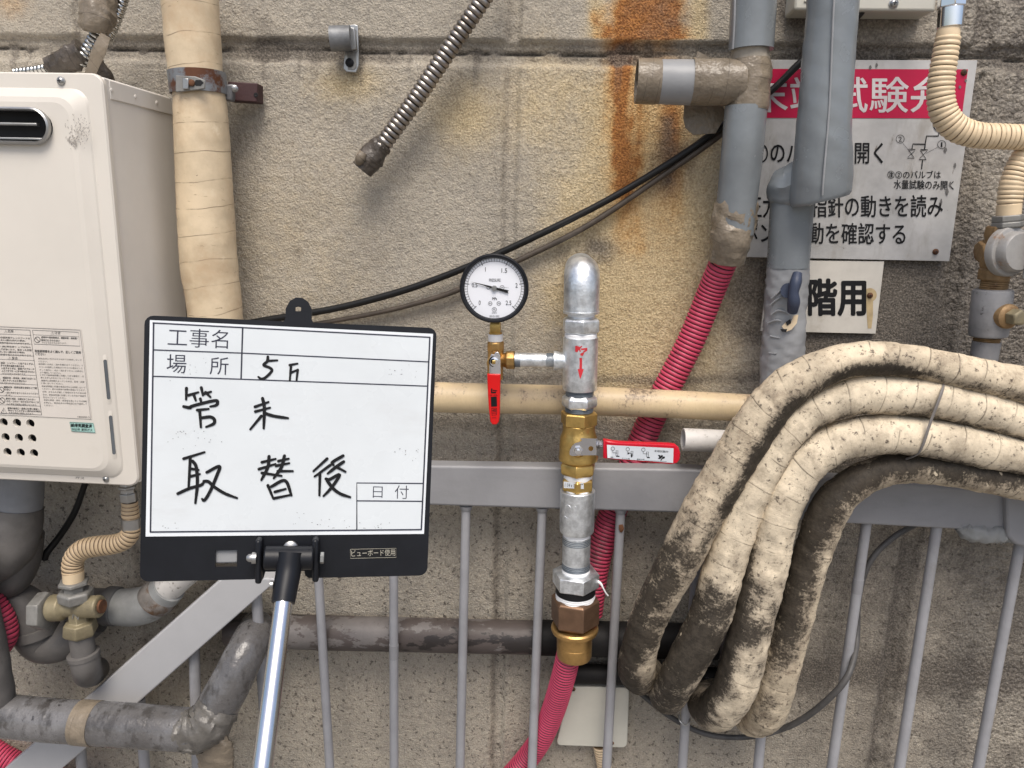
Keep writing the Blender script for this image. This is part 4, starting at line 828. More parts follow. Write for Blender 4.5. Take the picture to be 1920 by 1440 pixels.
def cyl_fix(mb, y0, wpx):                       # lay flat marks onto the round tee body
    V = np.concatenate(mb.v); c = W(AX(y0), y0, SH); r_ = wpx / 2 * kk + .0004
    ax_ = unit(W(AX(728), 728, SH) - W(AX(640), 640, SH))
    x = (V - c) @ np.array((1.0, 0, 0)) - ((V - c) @ ax_) * ax_[0]
    x = np.clip(x, -r_ * .95, r_ * .95)
    yv = c[1] + ((V - c) @ ax_) * ax_[1] - np.sqrt(r_ ** 2 - x ** 2)
    V[:, 1] = yv; mb.v = [V]; return mb
ar = lambda x, y: (840 + x / 4.8, 440 + y / 4.8)
patch(mb, [ar(1183, 1110), ar(1207, 1110), ar(1207, 1160), ar(1185, 1160)], TF); patch(mb, [ar(1185, 1160), ar(1207, 1160), ar(1206, 1212), ar(1183, 1212)], TF)
patch(mb, [ar(1168, 1210), ar(1194, 1212), ar(1222, 1210), ar(1207, 1258), ar(1190, 1302), ar(1178, 1258)], TF)
for pts in ([(1145, 1005), (1165, 1000), (1180, 1030), (1165, 1060), (1145, 1055)], [(1165, 1022), (1205, 1000), (1210, 1006), (1175, 1040)], [(1170, 1010), (1178, 1002), (1196, 1050), (1186, 1058)], [(1195, 1025), (1255, 1020), (1252, 1048), (1225, 1062), (1215, 1050), (1238, 1038), (1200, 1040)], [(1190, 1072), (1232, 1052), (1214, 1092), (1192, 1088)]): patch(mb, [ar(*p) for p in pts], TF)
cyl_fix(mb, 680, 65.5); obj('red_arrow_mark', mb, RED_INK, te_, smooth=None)
mb = MB(); tube(mb, pxpath([(1038, 675.5, SH, 26.5), (962, 674, SH, 26.5)]), 28, .004); br = obj('branch_nipple', mb, GALV, GP)
for x0, x1 in ((1039, 1024), (976, 962)):
    mb = MB(); pxlathe(mb, (x0, 675.4), (x1, 675), SH, [(i, 27.2 if i % 2 else 26.2) for i in range(0, abs(x0 - x1) + 1)], 28); obj('thread', mb, GALV_THREAD, br)
mb = MB(); stack(mb, [(728 + i, 53 if i % 3 else 50.5) for i in range(0, 14)]); obj('thread', mb, GALV_THREAD, GP)
mb = MB(); stack(mb, [(739, 52), (741, 58), (745, 67), (757, 68), (761, 64), (765, 52)], 6, .1); obj('hex_nipple', mb, GALV, GP, bevel=.0014, smooth=30)
mb = MB(); stack(mb, [(762 + i, 53.5 if i % 3 else 50.5) for i in range(0, 16)]); obj('thread', mb, GALV_THREAD, GP)

# ---- ball valve
BV = thing('ball_valve', 'brass ball valve with long red handle pointing right', 'valve', W(AX(830), 830, SH))
mb = MB(); stack(mb, [(771, 54), (772, 66), (774, 70), (794, 70), (797, 62)], 6, .25); stack(mb, [(795, 60), (800, 60), (806, 60), (812, 63), (819, 69), (826, 70.5), (834, 71), (836, 72.5), (839, 71), (852, 72), (856, 74.5), (861, 73), (864, 66), (866, 60)], 40)
stack(mb, [(863, 58), (866, 66), (869, 70), (884, 69), (888, 60), (888.5, 50)], 6, .62); obj('valve_body', mb, BRASS, BV, bevel=.001, smooth=35)
LH = SH + .034
mb = MB(); lathe(mb, W(1084, 843, SH + .020), W(1084, 843, LH) - W(1084, 843, SH + .020), [(0, .0125), (.009, .0125), (.0135, .009), (.014, .0001)], 28); obj('bonnet', mb, BRASS, BV)
LV = thing('x', 'x', 'x', (0, 0, 0)); bpy.data.objects.remove(LV)
PL = wallplane(LH + .0015); kl = depth(W(1084, 843, LH)) / F
u3 = lambda x, y, off: PL.at(x, y, off)
mb = MB(); sheet_with_holes(mb, [(1120, 822.5), (1088, 821.5), (1091, 826), (1086, 829), (1078, 831), (1072, 837), (1068, 846), (1068, 853), (1073, 855), (1090, 854), (1120, 853.5)], [circle_px(1108, 841, 4.6, 18)], lambda x, y, o: u3(x, y, o), .0012, -.0012)
LP2 = wallplane(LH + .0155)
A = [PL.at(1120, 822.5), PL.at(1120, 853.5), LP2.at(1136, 858), LP2.at(1136, 826)]
prism(mb, A, unit(np.cross(A[1] - A[0], A[2] - A[0])) * .0022); lv = obj('lever', mb, mat('polished_steel', (.62, .62, .63), .16, metal=1.0, vary=.05, bump=None), BV, smooth=30)
mb = MB(); kk2 = depth(W(1200, 848, LH + .016)) / F
gr = [(1131, 825.5), (1140, 826), (1160, 829), (1200, 830.5), (1255, 832.5), (1266, 834), (1273, 840), (1276, 850), (1275, 862), (1270, 869), (1260, 871.5), (1200, 867), (1155, 863), (1140, 861), (1131, 859.5)]
V0 = [LP2.at(x, y, .0065 if x > 1145 else .0045) for x, y in gr]; cen = np.mean(V0, 0)
def inset(P, d_, off): 
    c_ = np.mean(P, 0); out = []
    n_ = len(P)
    for i in range(n_):
        t_ = unit(P[(i + 1) % n_] - P[i - 1]); nn = np.cross((0, -1, 0), t_); nn = unit(nn)
        if nn @ (c_ - P[i]) < 0: nn = -nn
        out.append(P[i] + nn * d_ + np.array((0, -off, 0)))
    return out
L0 = inset(V0, .003, -.013); L1 = inset(V0, .0005, -.010); L2 = inset(V0, 0, -.007); L3 = inset(V0, 0, -.003); L4 = inset(V0, .0008, -.0008); L5 = inset(V0, .0026, 0); n = len(V0)
for a_, b_ in ((L0, L1), (L1, L2), (L2, L3), (L3, L4), (L4, L5)): mb.add(a_ + b_, [(i, (i + 1) % n, n + (i + 1) % n, n + i) for i in range(n)][::1])
mb.add(L5, [tuple(range(n))]); mb.add(L0, [tuple(range(n))[::-1]])
bm_ = None
gp = obj('handle_grip', mb, CRIMSON, BV, smooth=70)
GPn = wallplane(LH + .0155 + .0065 + .0003)
gl = [(1139, 834.5), (1148, 834.8), (1156, 835.4), (1263, 840.5), (1262, 868), (1160, 861), (1148, 859.5), (1140, 858)]
mb = MB(); patch(mb, [(1147, 834.6), (1263, 840.5), (1262, 868), (1147, 859.5)], GPn, .0002); lbh = obj('handle_label', mb, SILVERLABEL, gp, smooth=None)
mb = MB(); patch(mb, [(1138, 833.8), (1147, 834.6), (1147, 859.5), (1139, 858.4)], wallplane(LH + .0155 + .0062), .0003); obj('label_fold', mb, BOARD_RIM, lbh, smooth=None)
mb = MB()
def hl(x, y): return (1000 + x / 4.8, 720 + y / 4.8)
text_px(mb, '末端試験弁', hl(1088, 612), hl(1215, 620), 4.2, GPn, .0006)
for dx in (0, 135, 275):
    cx_, cy_ = hl(715 + dx, 582 + dx * .035); ringstroke(mb, cx_, cy_, 3.3, .7, GPn, .0006, 16)
    stroke(mb, [hl(715 + dx, 598 + dx * .03), hl(715 + dx, 618 + dx * .03), hl(755 + dx, 622 + dx * .03)], .8, GPn, .0006, False)
    stroke(mb, [hl(745 + dx, 600 + dx * .04), hl(762 + dx, 600 + dx * .04), hl(760 + dx, 645 + dx * .04), hl(744 + dx, 645 + dx * .04), hl(745 + dx, 600 + dx * .04)], .7, GPn, .0006, False)
patch(mb, [hl(745, 645), hl(775, 647), hl(775, 656), hl(745, 654)], GPn, .0006); patch(mb, [hl(880, 632), hl(892, 632), hl(890, 660), hl(879, 660)], GPn, .0006); patch(mb, [hl(1022, 656), hl(1048, 658), hl(1048, 667), hl(1022, 665)], GPn, .0006); patch(mb, [hl(848, 616), hl(866, 617), hl(862, 630), hl(848, 634)], GPn, .00065)
text_px(mb, '閉', hl(695, 668), hl(718, 669), 3, GPn, .0006); text_px(mb, 'テスト時', hl(798, 676), hl(868, 682), 3, GPn, .0006); text_px(mb, '通常の時', hl(930, 684), hl(1000, 688), 3, GPn, .0006); stroke(mb, [hl(1000, 690), hl(1200, 697)], .5, GPn, .0006, False)
patch(mb, [hl(1120, 638), hl(1140, 640), hl(1152, 655), hl(1143, 676), hl(1122, 672), hl(1134, 658)], GPn, .0006); patch(mb, [hl(1150, 640), hl(1168, 641), hl(1150, 668), hl(1143, 668)], GPn, .00062); patch(mb, [hl(1158, 652), hl(1185, 654), hl(1183, 668), hl(1160, 676), hl(1150, 692), hl(1144, 692), hl(1150, 672), hl(1168, 663), hl(1155, 662)], GPn, .00064)
obj('label_print', mb, INK, lbh, smooth=None)
mb = MB(); p = W(1084, 843.5, LH + .002)
lathe(mb, p, (0, -1, 0), [(0, 9.5 * kl), (.0012, 9.5 * kl), (.0013, 8.4 * kl), (.0055, 8.4 * kl), (.0065, 7.4 * kl)], 6, .2); lathe(mb, p, (0, -1, 0), [(.006, 4.3 * kl), (.0095, 4.2 * kl), (.0098, 3.5 * kl)], 20); lathe(mb, p, (0, -1, 0), [(-.0005, 10.2 * kl), (.0005, 10.2 * kl)], 28); obj('nut', mb, CHROME, BV, smooth=35)

# ---- parts below the valve
LF = thing('pipe_adapter', 'stacked brass, zinc and bronze couplings joining the ball valve to the pink hose', 'pipe fitting', W(AX(1060), 1060, SH))
def part(prof, name, m, segs=36, rot=0., bevel=None, smooth=38, parent=None):
    mb = MB(); stack(mb, prof, segs, rot); return obj(name, mb, m, parent or LF, bevel=bevel, smooth=smooth)
part([(884, 53), (890, 54), (897, 53)], 'thread_tape', PTFE)
rb = part([(893, 50), (895, 58), (898, 63), (914, 63), (917, 56), (925, 53)], 'brass_reducer', BRASS, 6, .55, .001, 30)
rp = Plane(W(AX(908), 908, SH + .0238), (0, -1, 0))
mb = MB(); patch(mb, [(1057, 903), (1094, 906), (1095, 917), (1057, 915)], rp); rl = obj('size_label', mb, SILVERLABEL, rb, smooth=None)
mb = MB(); text_px(mb, '1 1/4 x 1', (1059, 913), (1076, 914), 7, rp, .0004, .01); text_px(mb, '1"', (1084, 913), (1092, 913.6), 6, rp, .0004, .02); obj('label_print', mb, INK, rl, smooth=None)
part([(915, 53), (928, 53)], 'thread_tape', PTFE)
so = part([(917, 51), (917.5, 62), (919, 65), (950, 65), (980, 65), (993, 64.5), (996, 62), (996.5, 48)], 'galvanised_socket', GALV)
mb = MB(); zf = SH + 31.5 * kk
for pts in ([(1058, 962), (1062, 948), (1069, 950), (1070, 962), (1066, 972), (1059, 968)], [(1071, 953), (1079, 949), (1081, 960), (1079, 980), (1073, 985)], [(1082, 962), (1090, 962), (1094, 958)]):
    tube(mb, pxpath([(x, y, SH + math.sqrt(32.4 ** 2 - (x - AX(y)) ** 2) * kk, 3.2) for x, y in pts]), 10, .002)
obj('cast_mark', mb, GALV, so)
part([(994, 50), (1006, 50.5), (1009, 50)], 'thread_tape', PTFE)
np_ = part([(1004, 52), (1062, 52)], 'nipple', GALV)
part([(1006 + i, 53 if i % 3 else 51.5) for i in range(0, 13)], 'thread', GALV_THREAD, parent=np_); part([(1054 + i, 53 if i % 3 else 51.5) for i in range(0, 13)], 'thread', GALV_THREAD, parent=np_)
part([(1065 + i, 53 if i % 3 else 51.5) for i in range(0, 15)], 'thread_tape', PTFE)
part([(1070, 40), (1071, 82), (1072.5, 89), (1096, 89), (1098, 84), (1099, 70)], 'hex_bushing', GALV, 6, .2, .0008, 30)
part([(1097, 75), (1110, 75)], 'sealing_ring', INK)
part([(1106 + i, 74.5 if i % 4 else 73) for i in range(0, 18)], 'thread_tape', PTFE)
part([(1117, 70), (1119, 84), (1122, 92), (1163, 92), (1167, 86), (1168, 60)], 'hex_union', BRONZE, 6, .2, .0012, 30)
part([(1164, 56), (1184, 56)], 'sleeve_neck', BRASS_CAST)
rg = part([(1172, 62), (1172.5, 82), (1175, 88), (1178, 89), (1182, 86), (1183, 66)], 'retaining_ring', BRASS_CAST)
part([(1180, 67), (1206, 66), (1206.3, 65.4), (1206.8, 65.4), (1207, 66), (1227, 65.5), (1230, 63), (1230.5, 50), (1226, 48)], 'crimp_sleeve', BRASS_CAST)
mb = MB(); tube(mb, pxpath([(1118, 1089, SH + .01, 6), (1126, 1094, SH + .012, 5), (1131, 1103, SH + .012, 3), (1136, 1112, SH + .010, 3), (1140, 1117, SH + .008, 3.5)]), 8, .002, flat=.4); obj('tape_strand', mb, PTFE, LF)

# ---- three-way cock
CK = thing('gauge_cock', 'small brass cock with red vinyl lever hanging under the pressure gauge', 'valve', W(929, 680, SH))
def vl(x0, x1, prof, segs=28, rot=0., mb=None, h=SH): y0 = prof[0][0]; return pxlathe(mb, (x0, y0), (x1, prof[-1][0]), h, [(y - y0, w) for y, w in prof], segs, rot)
mb = MB(); vl(929.5, 929.5, [(639, 26), (640, 29), (642, 33), (656, 33), (658, 31)], 8, .5, mb); vl(929.5, 928, [(656, 30), (664, 29.5), (690, 29.5), (704, 30), (711, 29), (712, 20)], 28, 0, mb)
pxlathe(mb, (929, 675), (966, 675), SH, [(0, 24), (14, 26), (19, 30), (21, 35), (35, 35), (36.5, 33), (36.6, 24)], 8, .5); obj('cock_body', mb, BRASS_CAST, CK, bevel=.0012, smooth=34)
mb = MB(); vl(929, 929, [(626, 26), (626.5, 27.5), (639, 27.5), (640, 26)], 28, 0, mb); obj('thread_tape', mb, PTFE, CK)
CPn = wallplane(SH + .021)
mb = MB(); lathe(mb, W(927, 678, SH + .008), (0, -1, 0), [(0, .011), (.011, .011), (.012, .009)], 24); obj('bonnet', mb, BRASS_CAST, CK)
mb = MB(); slab(mb, [(918, 672), (921, 664), (927, 665), (929, 660), (934, 660), (938, 668), (939, 702), (917, 701)], CPn, .001, .002); lv2 = obj('lever_plate', mb, CHROME, CK, bevel=.0006)
mb = MB(); ks = depth(W(927, 678, SH + .02)) / F; lathe(mb, W(927, 678, SH + .0215), (0, -1, 0), [(0, 10.5 * ks), (.001, 10.5 * ks), (.0011, 8.5 * ks), (.004, 8 * ks), (.0045, 6.5 * ks), (.0045, .0001)], 24); nt_ = obj('nut', mb, CHROME, CK)
mb = MB(); lathe(mb, W(926, 678.5, SH + .0255), (0, -1, 0), [(0, 4.6 * ks), (.0035, 4.6 * ks), (.004, 3.6 * ks)], 4, .5); obj('spindle', mb, BRASS, nt_, bevel=.0004)
g_ = [(913.5, 702), (938, 702), (938, 712), (937.5, 740), (936.8, 780), (935.5, 791), (931, 796.5), (923, 796.5), (919, 791), (916.5, 770), (914.5, 740), (913.5, 715)]
CP2 = wallplane(SH + .0245); V0 = [CP2.at(x, y) for x, y in g_]; n = len(V0); mb = MB()
L0 = inset(V0, .0015, -.010); L1 = inset(V0, 0, -.0075); L2 = inset(V0, 0, -.002); L3 = inset(V0, .0006, -.0006); L4 = inset(V0, .0018, 0)
for a_, b_ in ((L0, L1), (L1, L2), (L2, L3), (L3, L4)): mb.add(a_ + b_, [(i, (i + 1) % n, n + (i + 1) % n, n + i) for i in range(n)])
mb.add(L4, [tuple(range(n))]); mb.add(L0, [tuple(range(n))[::-1]]); gk = obj('lever_grip', mb, RED, CK, smooth=60)
mb = MB(); sl = lambda x, y: (480 + x / 3, 480 + y / 3)
for pts in ([(1322, 745), (1330, 745), (1330, 765), (1350, 762), (1350, 772), (1322, 772)], [(1332, 752), (1356, 756), (1356, 761), (1332, 758)], [(1321, 792), (1354, 790), (1356, 846), (1323, 848)]): patch(mb, [sl(*p) for p in pts], CP2, .0004)
text_px(mb, '100-10MPa', sl(1315, 787), sl(1360, 787), 2.4, CP2, .0004); text_px(mb, '400', sl(1330, 876), sl(1350, 876), 5, CP2, .0004, .02); text_px(mb, 'WOG', sl(1330, 888), sl(1350, 888), 2.6, CP2, .0004); text_px(mb, 'JAPAN', sl(1327, 915), sl(1351, 915), 2.8, CP2, .0004)
stroke(mb, [sl(1326, 857), sl(1353, 856), sl(1352, 894), sl(1328, 897), sl(1326, 857)], .9, CP2, .0004, False); obj('lever_print', mb, INK, gk, smooth=None)

# ---- pressure gauge
PG = thing('pressure_gauge', 'round white pressure gauge with black rim and needle resting near 0.5', 'pressure gauge', W(929, 538, SH))
gc = W(929, 538, SH); kg = depth(W(929, 538, SH + .03)) / F
GN = unit(CAM - gc); GN = unit(np.array((0.0, -1, 0)) * .75 + GN * .25)
mb = MB(); R0 = 65.0 * kg
lathe(mb, gc, GN, [(-.006, R0 * .85), (-.004, R0 * .93), (.016, R0 * .94), (.0165, R0 * .985), (.030, R0 * 1.0), (.0325, R0 * .985), (.0335, R0 * .955), (.0330, R0 * .905), (.0298, R0 * .885), (.029, R0 * .87)], 72, caps=(1, 0)); obj('gauge_case', mb, BLACK, PG, smooth=40)
mb = MB(); lathe(mb, gc, GN, [(.026, R0 * .9), (.0262, .0001)], 72, caps=(0, 0)); dl = obj('dial', mb, DIAL, PG, smooth=None)
DP = Plane(gc + GN * .0263, GN)
dc = proj([gc + GN * .0263])
dcx, dcy = float(dc[0][0]), float(dc[1][0])
mb = MB(); gq = lambda x, y: (dcx + (x - 425) / 4.8, dcy + (y - 470) / 4.8)
def pol(a, r): return (dcx + r * math.cos(R(a)), dcy - r * math.sin(R(a)))
for rr_ in (56.0, 50.5): stroke(mb, [pol(225 - 270 * i / 120, rr_) for i in range(121)], .55, DP, .0002, False)
for i in range(51):
    a = 225 - 270 * i / 50; big_ = i % 10 == 0; md = i % 5 == 0
    stroke(mb, [pol(a, 56.3 if not md else 57), pol(a, 50.3 if not (big_ or md) else (47.5 if big_ else 49.5))], 1.1 if big_ else .6, DP, .0003, False)
for s, x, y, w_, h_ in (('0', 293, 621, 17, 40), ('0.5', 248, 462, 50, 38), ('1', 345, 320, 5, 38), ('1.5', 515, 332, 50, 40), ('2', 625, 465, 20, 40), ('2.5', 553, 622, 50, 40)):
    text_px(mb, s, gq(x - w_ / 2, y), gq(x + w_ / 2, y), h_ / 4.8, DP, .0003, 0)
text_px(mb, 'PRESSURE', gq(378, 412), gq(481, 412), 5.8, DP, .0003); text_px(mb, 'MPa', gq(407, 577), gq(449, 577), 5.2, DP, .0003, .01); text_px(mb, '03121552', gq(382, 732), gq(470, 732), 3.6, DP, .0003)
for x, y, r_ in ((388, 608, 3.6), (465, 608, 3.6), (425, 663, 4.2), (495, 465, 4.0), (372, 466, 3.0)): ringstroke(mb, *gq(x, y), r_, .6, DP, .0003, 18)
for x in (388, 465): stroke(mb, [gq(x - 8, 615), gq(x - 8, 605), gq(x + 8, 605), gq(x + 8, 615)], .8, DP, .0003, False)
text_px(mb, 'VK', gq(413, 672), gq(437, 672), 4, DP, .0003); text_px(mb, 'JIS', gq(482, 473), gq(507, 473), 3.2, DP, .0003); text_px(mb, '171-1', gq(520, 470), gq(550, 470), 1.8, DP, .0003)
text_px(mb, 'NAGANO', gq(404, 698), gq(448, 698), 2.2, DP, .0003)
obj('dial_print', mb, INK, dl, smooth=None)
ND = Plane(gc + GN * .0285, GN); mb = MB()
slab(mb, [gq(208, 411), gq(330, 437), gq(425, 459), gq(500, 478), gq(556, 490), gq(545, 503), gq(553, 519), gq(495, 500), gq(425, 482), gq(330, 447)], ND, 0, .0006); obj('needle', mb, INK, PG, smooth=None)
mb = MB(); lathe(mb, DP.at(dcx, dcy), GN, [(0, 5.2 * kg), (.003, 5.2 * kg), (.0042, 4 * kg), (.0043, .0001)], 24); obj('needle_hub', mb, STEEL, PG)
mb = MB(); vl(929, 929, [(592, 24), (606, 26), (607, 27.5), (623, 27.5), (624.5, 25)], 4, .5, mb); V = mb.v
obj('square_stem', mb, BRASS, PG, bevel=.001)
mb = MB(); vl(929, 929, [(623, 25), (630, 24)], 24, 0, mb); obj('stem_neck', mb, BRASS, PG)

# ================================================================== pink hoses
mb = MB(); tube(mb, pxpath([(1071, 1195, SH, 46), (1066, 1226, SH - .002, 46), (1056, 1270, SH - .02, 46), (1038, 1330, SH - .055, 45), (1014, 1385, .045, 43), (984, 1428, .028, 43), (940, 1480, .026, 43), (890, 1560, .026, 43)]), 30, .0009, corr=(.0068, .0026))
tag(obj('pink_hose', mb, PINKB), 'bright pink ribbed hose curving down from the brass crimp sleeve', 'hose')
mb = MB(); tube(mb, pxpath([(1372, 465, .065, 52), (1356, 492, .058, 52), (1330, 555, .036, 52), (1295, 640, .028, 52), (1245, 738, .026, 52), (1215, 800, .026, 52), (1172, 905, .026, 51), (1140, 985, .026, 51), (1118, 1060, .030, 50), (1106, 1150, .034, 48)]), 30, .0012, corr=(.0072, .0023))
tag(obj('pink_hose', mb, PINK_OLD), 'dusty dark pink ribbed hose slanting behind the beige pipe and railing', 'hose')
mb = MB(); tube(mb, pxpath([(-60, 1085, .125, 46), (-16, 1130, .128, 46), (6, 1168, .128, 46), (4, 1202, .128, 46), (-40, 1245, .125, 46)]), 26, .0012, corr=(.0068, .0022))
tag(obj('pink_hose', mb, PINK_OLD), 'short bend of pink hose at the left edge beside the grey pipes', 'hose')
mb = MB(); tube(mb, pxpath([(-60, 1378, .03, 42), (-10, 1410, .03, 42), (40, 1436, .03, 42), (110, 1462, .03, 42), (190, 1480, .03, 42)]), 26, .0012, corr=(.0068, .0022))
tag(obj('pink_hose', mb, PINK_OLD), 'pink hose crossing the bottom left corner under the stair rail', 'hose')

# ================================================================== horizontal pipes
mb = MB(); rs_ = np.random.default_rng(5); nz_ = rs_.uniform(0, 1, 60)
def gpipe(u, v):
    s_ = np.interp(u * 59, np.arange(60), nz_); top = max(0, math.cos(2 * math.pi * (v - .25))) if True else 0
    bot = max(0, math.cos(2 * math.pi * (v - .75)))
    return .22 + .75 * top * s_ + .45 * bot * s_ + .35 * sstep(u, .55, .95) * top
tube(mb, pxpath([(440, 728, -.02, 58), (452, 728, .04, 58), (480, 729, .066, 58), (560, 734, .068, 58), (830, 745, .068, 57), (1060, 750, .068, 55), (1240, 757, .068, 53), (1400, 765, .068, 52), (1500, 771, .066, 52), (1525, 772, .04, 52), (1535, 773, -.02, 52)]), 34, .008, gf=gpipe)
tag(obj('beige_pipe', mb, BEIGEPIPE), 'horizontal beige pipe with sooty top running behind the ball valve', 'pipe')
mb = MB(); a, b = W(1300, 824, .10), W(1280, 824, .10); r0 = 21.5 * depth(b) / F; u_ = unit(b - W(1500, 832, .10))
e = W(1281, 824, .10); L_ = np.linalg.norm(e - W(1500, 834, .09))
lathe(mb, W(1500, 834, .09), e - W(1500, 834, .09), [(0, r0), (L_, r0), (L_ + .0005, r0 * .96), (L_ + .0005, r0 * .86), (L_ - .05, r0 * .84), (L_ - .051, .0001)], 32); tag(obj('open_pipe', mb, WHITEPIPE), 'short scuffed white pipe with open end left of the wrapped hoses', 'pipe')
mb = MB(); tube(mb, pxpath([(430, 1180, .03, 62), (600, 1186, .03, 63), (900, 1193, .03, 62), (1040, 1196, .03, 62)]), 30, .006, wob=.01); tube(mb, pxpath([(1040, 1196, .03, 63), (1200, 1200, .03, 62), (1420, 1205, .03, 61), (1455, 1206, .018, 60), (1466, 1206, -.01, 60)]), 30, .006, wob=.01)
DPI = thing('peeling_pipe', 'low horizontal pipe with grey paint peeling to black behind the railing bars', 'pipe', W(800, 1190, .03)); 
obj('pipe_run', mb, PEEL, DPI)
mb = MB(); pxlathe(mb, (1000, 1195), (1345, 1203), .03, [(0, 63), (1, 65), (343, 65), (344, 63)], 30); obj('black_sleeve', mb, PIPE_BLACK, DPI)  # near-black length of the peeling pipe
mb = MB(); tube(mb, pxpath([(1040, 1262, .022, 36), (1200, 1266, .022, 36), (1420, 1272, .022, 36), (1446, 1273, .012, 36), (1456, 1273, -.02, 36)]), 22, .008); tag(obj('gap_shadow_pipe', mb, PIPE_BLACK), 'thin black pipe filling the shadow gap just above the lower junction box', 'pipe')  # black pipe put in to give the gap its shadow

# ================================================================== junction box
JB = thing('junction_box', 'square ivory junction box on the lower wall behind a railing bar', 'junction box', W(1110, 1345, .02))
mb = MB(); J = wallplane(.03); q_ = [(1068, 1288), (1180, 1290), (1176, 1403), (1042, 1398)]
def rq(q_, r_, k=5):
    out = []
    for i in range(4):
        p = np.array(q_[i], float); a = unit(np.array(q_[i - 1], float) - p); b = unit(np.array(q_[(i + 1) % 4], float) - p)
        for j in range(k + 1):
            t_ = j / k; out.append(tuple(p + a * r_ * (1 - t_) ** 2 + b * r_ * t_ ** 2))
    return out
slab(mb, rq(q_, 11), J, 0, .034); obj('lid', mb, BOXW, JB, bevel=.002)
for x, y in ((1075, 1292), (1147, 1393)): screw(JB, W(x, y, .0302), (0, -1, 0), .0036, RUST)
mb = MB(); tube(mb, pxpath([(1126, 1396, .018, 30), (1130, 1420, .018, 28), (1136, 1455, .02, 27), (1140, 1500, .02, 27)]), 22, .0012, corr=(.006, .0016)); obj('conduit', mb, CREAM_HOSE, JB)

# ================================================================== railing
RL = thing('stair_railing', 'light grey painted steel railing with round bars and sloping stair section', 'railing', W(960, 1000, .07))
RH = .088
mb = MB(); P0 = wallplane(RH)
slab(mb, [(420, 862), (820, 873.5), (1290, 880), (1600, 899), (1990, 930), (2700, 990), (2700, 1078), (1990, 1003), (1600, 982.5), (1290, 962.5), (820, 948), (420, 938)], P0, 0, .032); obj('top_rail', mb, RAILP, RL, bevel=.004, seg=3)
for (x0, y0, x1, y1, w_) in ((598, 960, 622, 1500, 16.5), (738, 940, 739, 1500, 16.5), (874, 944, 861, 1500, 17), (1017, 948, 995, 1500, 17), (1164, 954, 1134, 1500, 17.5), (1312, 960, 1275, 1500, 17.5), (1463, 968, 1416, 1500, 18), (1625, 978, 1551, 1500, 18.5), (1757, 984, 1677, 1500, 19), (1918, 990, 1823, 1500, 19)):
    if x0 == 598: x0 = 590; 
    mb = MB(); tube(mb, pxpath([(x0, y0, .072, w_), (x1, y1, .072, w_)]), 20, .02); bar = obj('bar', mb, BARP, RL)
    yb = 952 + max(0, x0 - 820) * .018 + max(0, x0 - 1500) * .05; mb = MB(); xb = x0 + (x1 - x0) * (yb - y0) / (y1 - y0); tube(mb, pxpath([(xb, yb - 6, .072, w_ + 9), (xb, yb - 1, .072, w_ + 6), (xb, yb + 4, .072, w_ + 1)]), 18, .002, wob=.06, seed=int(x0)); obj('weld_bead', mb, RAILP, bar)
    if x0 in (738, 1625):
        mb = MB(); yy = 1208 if x0 == 738 else 1085; xx = x0 + (x1 - x0) * (yy - y0) / (y1 - y0); tube(mb, pxpath([(xx, yy, .072, w_ + 1.5), (xx + (x1 - x0) * 26 / (y1 - y0), yy + 26, .072, w_ + 1)]), 20, .006); obj('weld_collar', mb, RAILP, bar)
mb = MB(); P1 = wallplane(.098); slab(mb, [(420, 1080), (522, 1086), (250, 1326), (95, 1460), (-20, 1560), (-110, 1550), (10, 1440), (155, 1315)], P1, 0, .030); obj('stair_rail', mb, mat('pale_grey_gloss', (.385, .385, .39), .38, vary=.04, bump=(30, .15, .0012), dirt=[((.25, .25, .25), 60, .72, .78)]), RL, bevel=.003, seg=3)
for (x0, y0, x1, y1, w_) in ((480, 1105, 496, 1330, 20), (364, 1215, 372, 1500, 20), (262, 1310, 276, 1500, 19), (150, 1400, 160, 1500, 19)):
    mb = MB(); tube(mb, pxpath([(x0, y0, .072, w_), (x1, y1, .072, w_)]), 20, .02); obj('bar', mb, BARP, RL)
mb = MB(); slab(mb, [(1887, 912), (1990, 930), (1990, 1042), (1905, 1022), (1889, 1006)], wallplane(.100), 0, .07); obj('end_plate', mb, RAILP, RL, bevel=.004)
mb = MB(); tube(mb, pxpath([(1796, 984, .078, 18), (1815, 995, .080, 30), (1850, 998, .080, 32), (1885, 1000, .080, 30), (1905, 1008, .080, 22)]), 22, .003, wob=.08, seed=4, crumple=(.006, .012)); obj('paint_lump', mb, ELBOW_GREY, RL)
mb = MB(); tube(mb, pxpath([(1164, 984, .0815, 8), (1165, 992, .0815, 10), (1164, 998, .081, 4)]), 10, .002, flat=.3); obj('chipped_paint', mb, RUST, RL)
mb = MB(); tube(mb, pxpath([(1273, 1340, .075, 4), (1275, 1352, .086, 3), (1285, 1360, .088, 3), (1292, 1354, .084, 3), (1294, 1345, .074, 3)]), 8, .002); tag(obj('wire_tie', mb, STEEL), 'thin wire loop twisted round a railing bar below the hoses', 'wire')

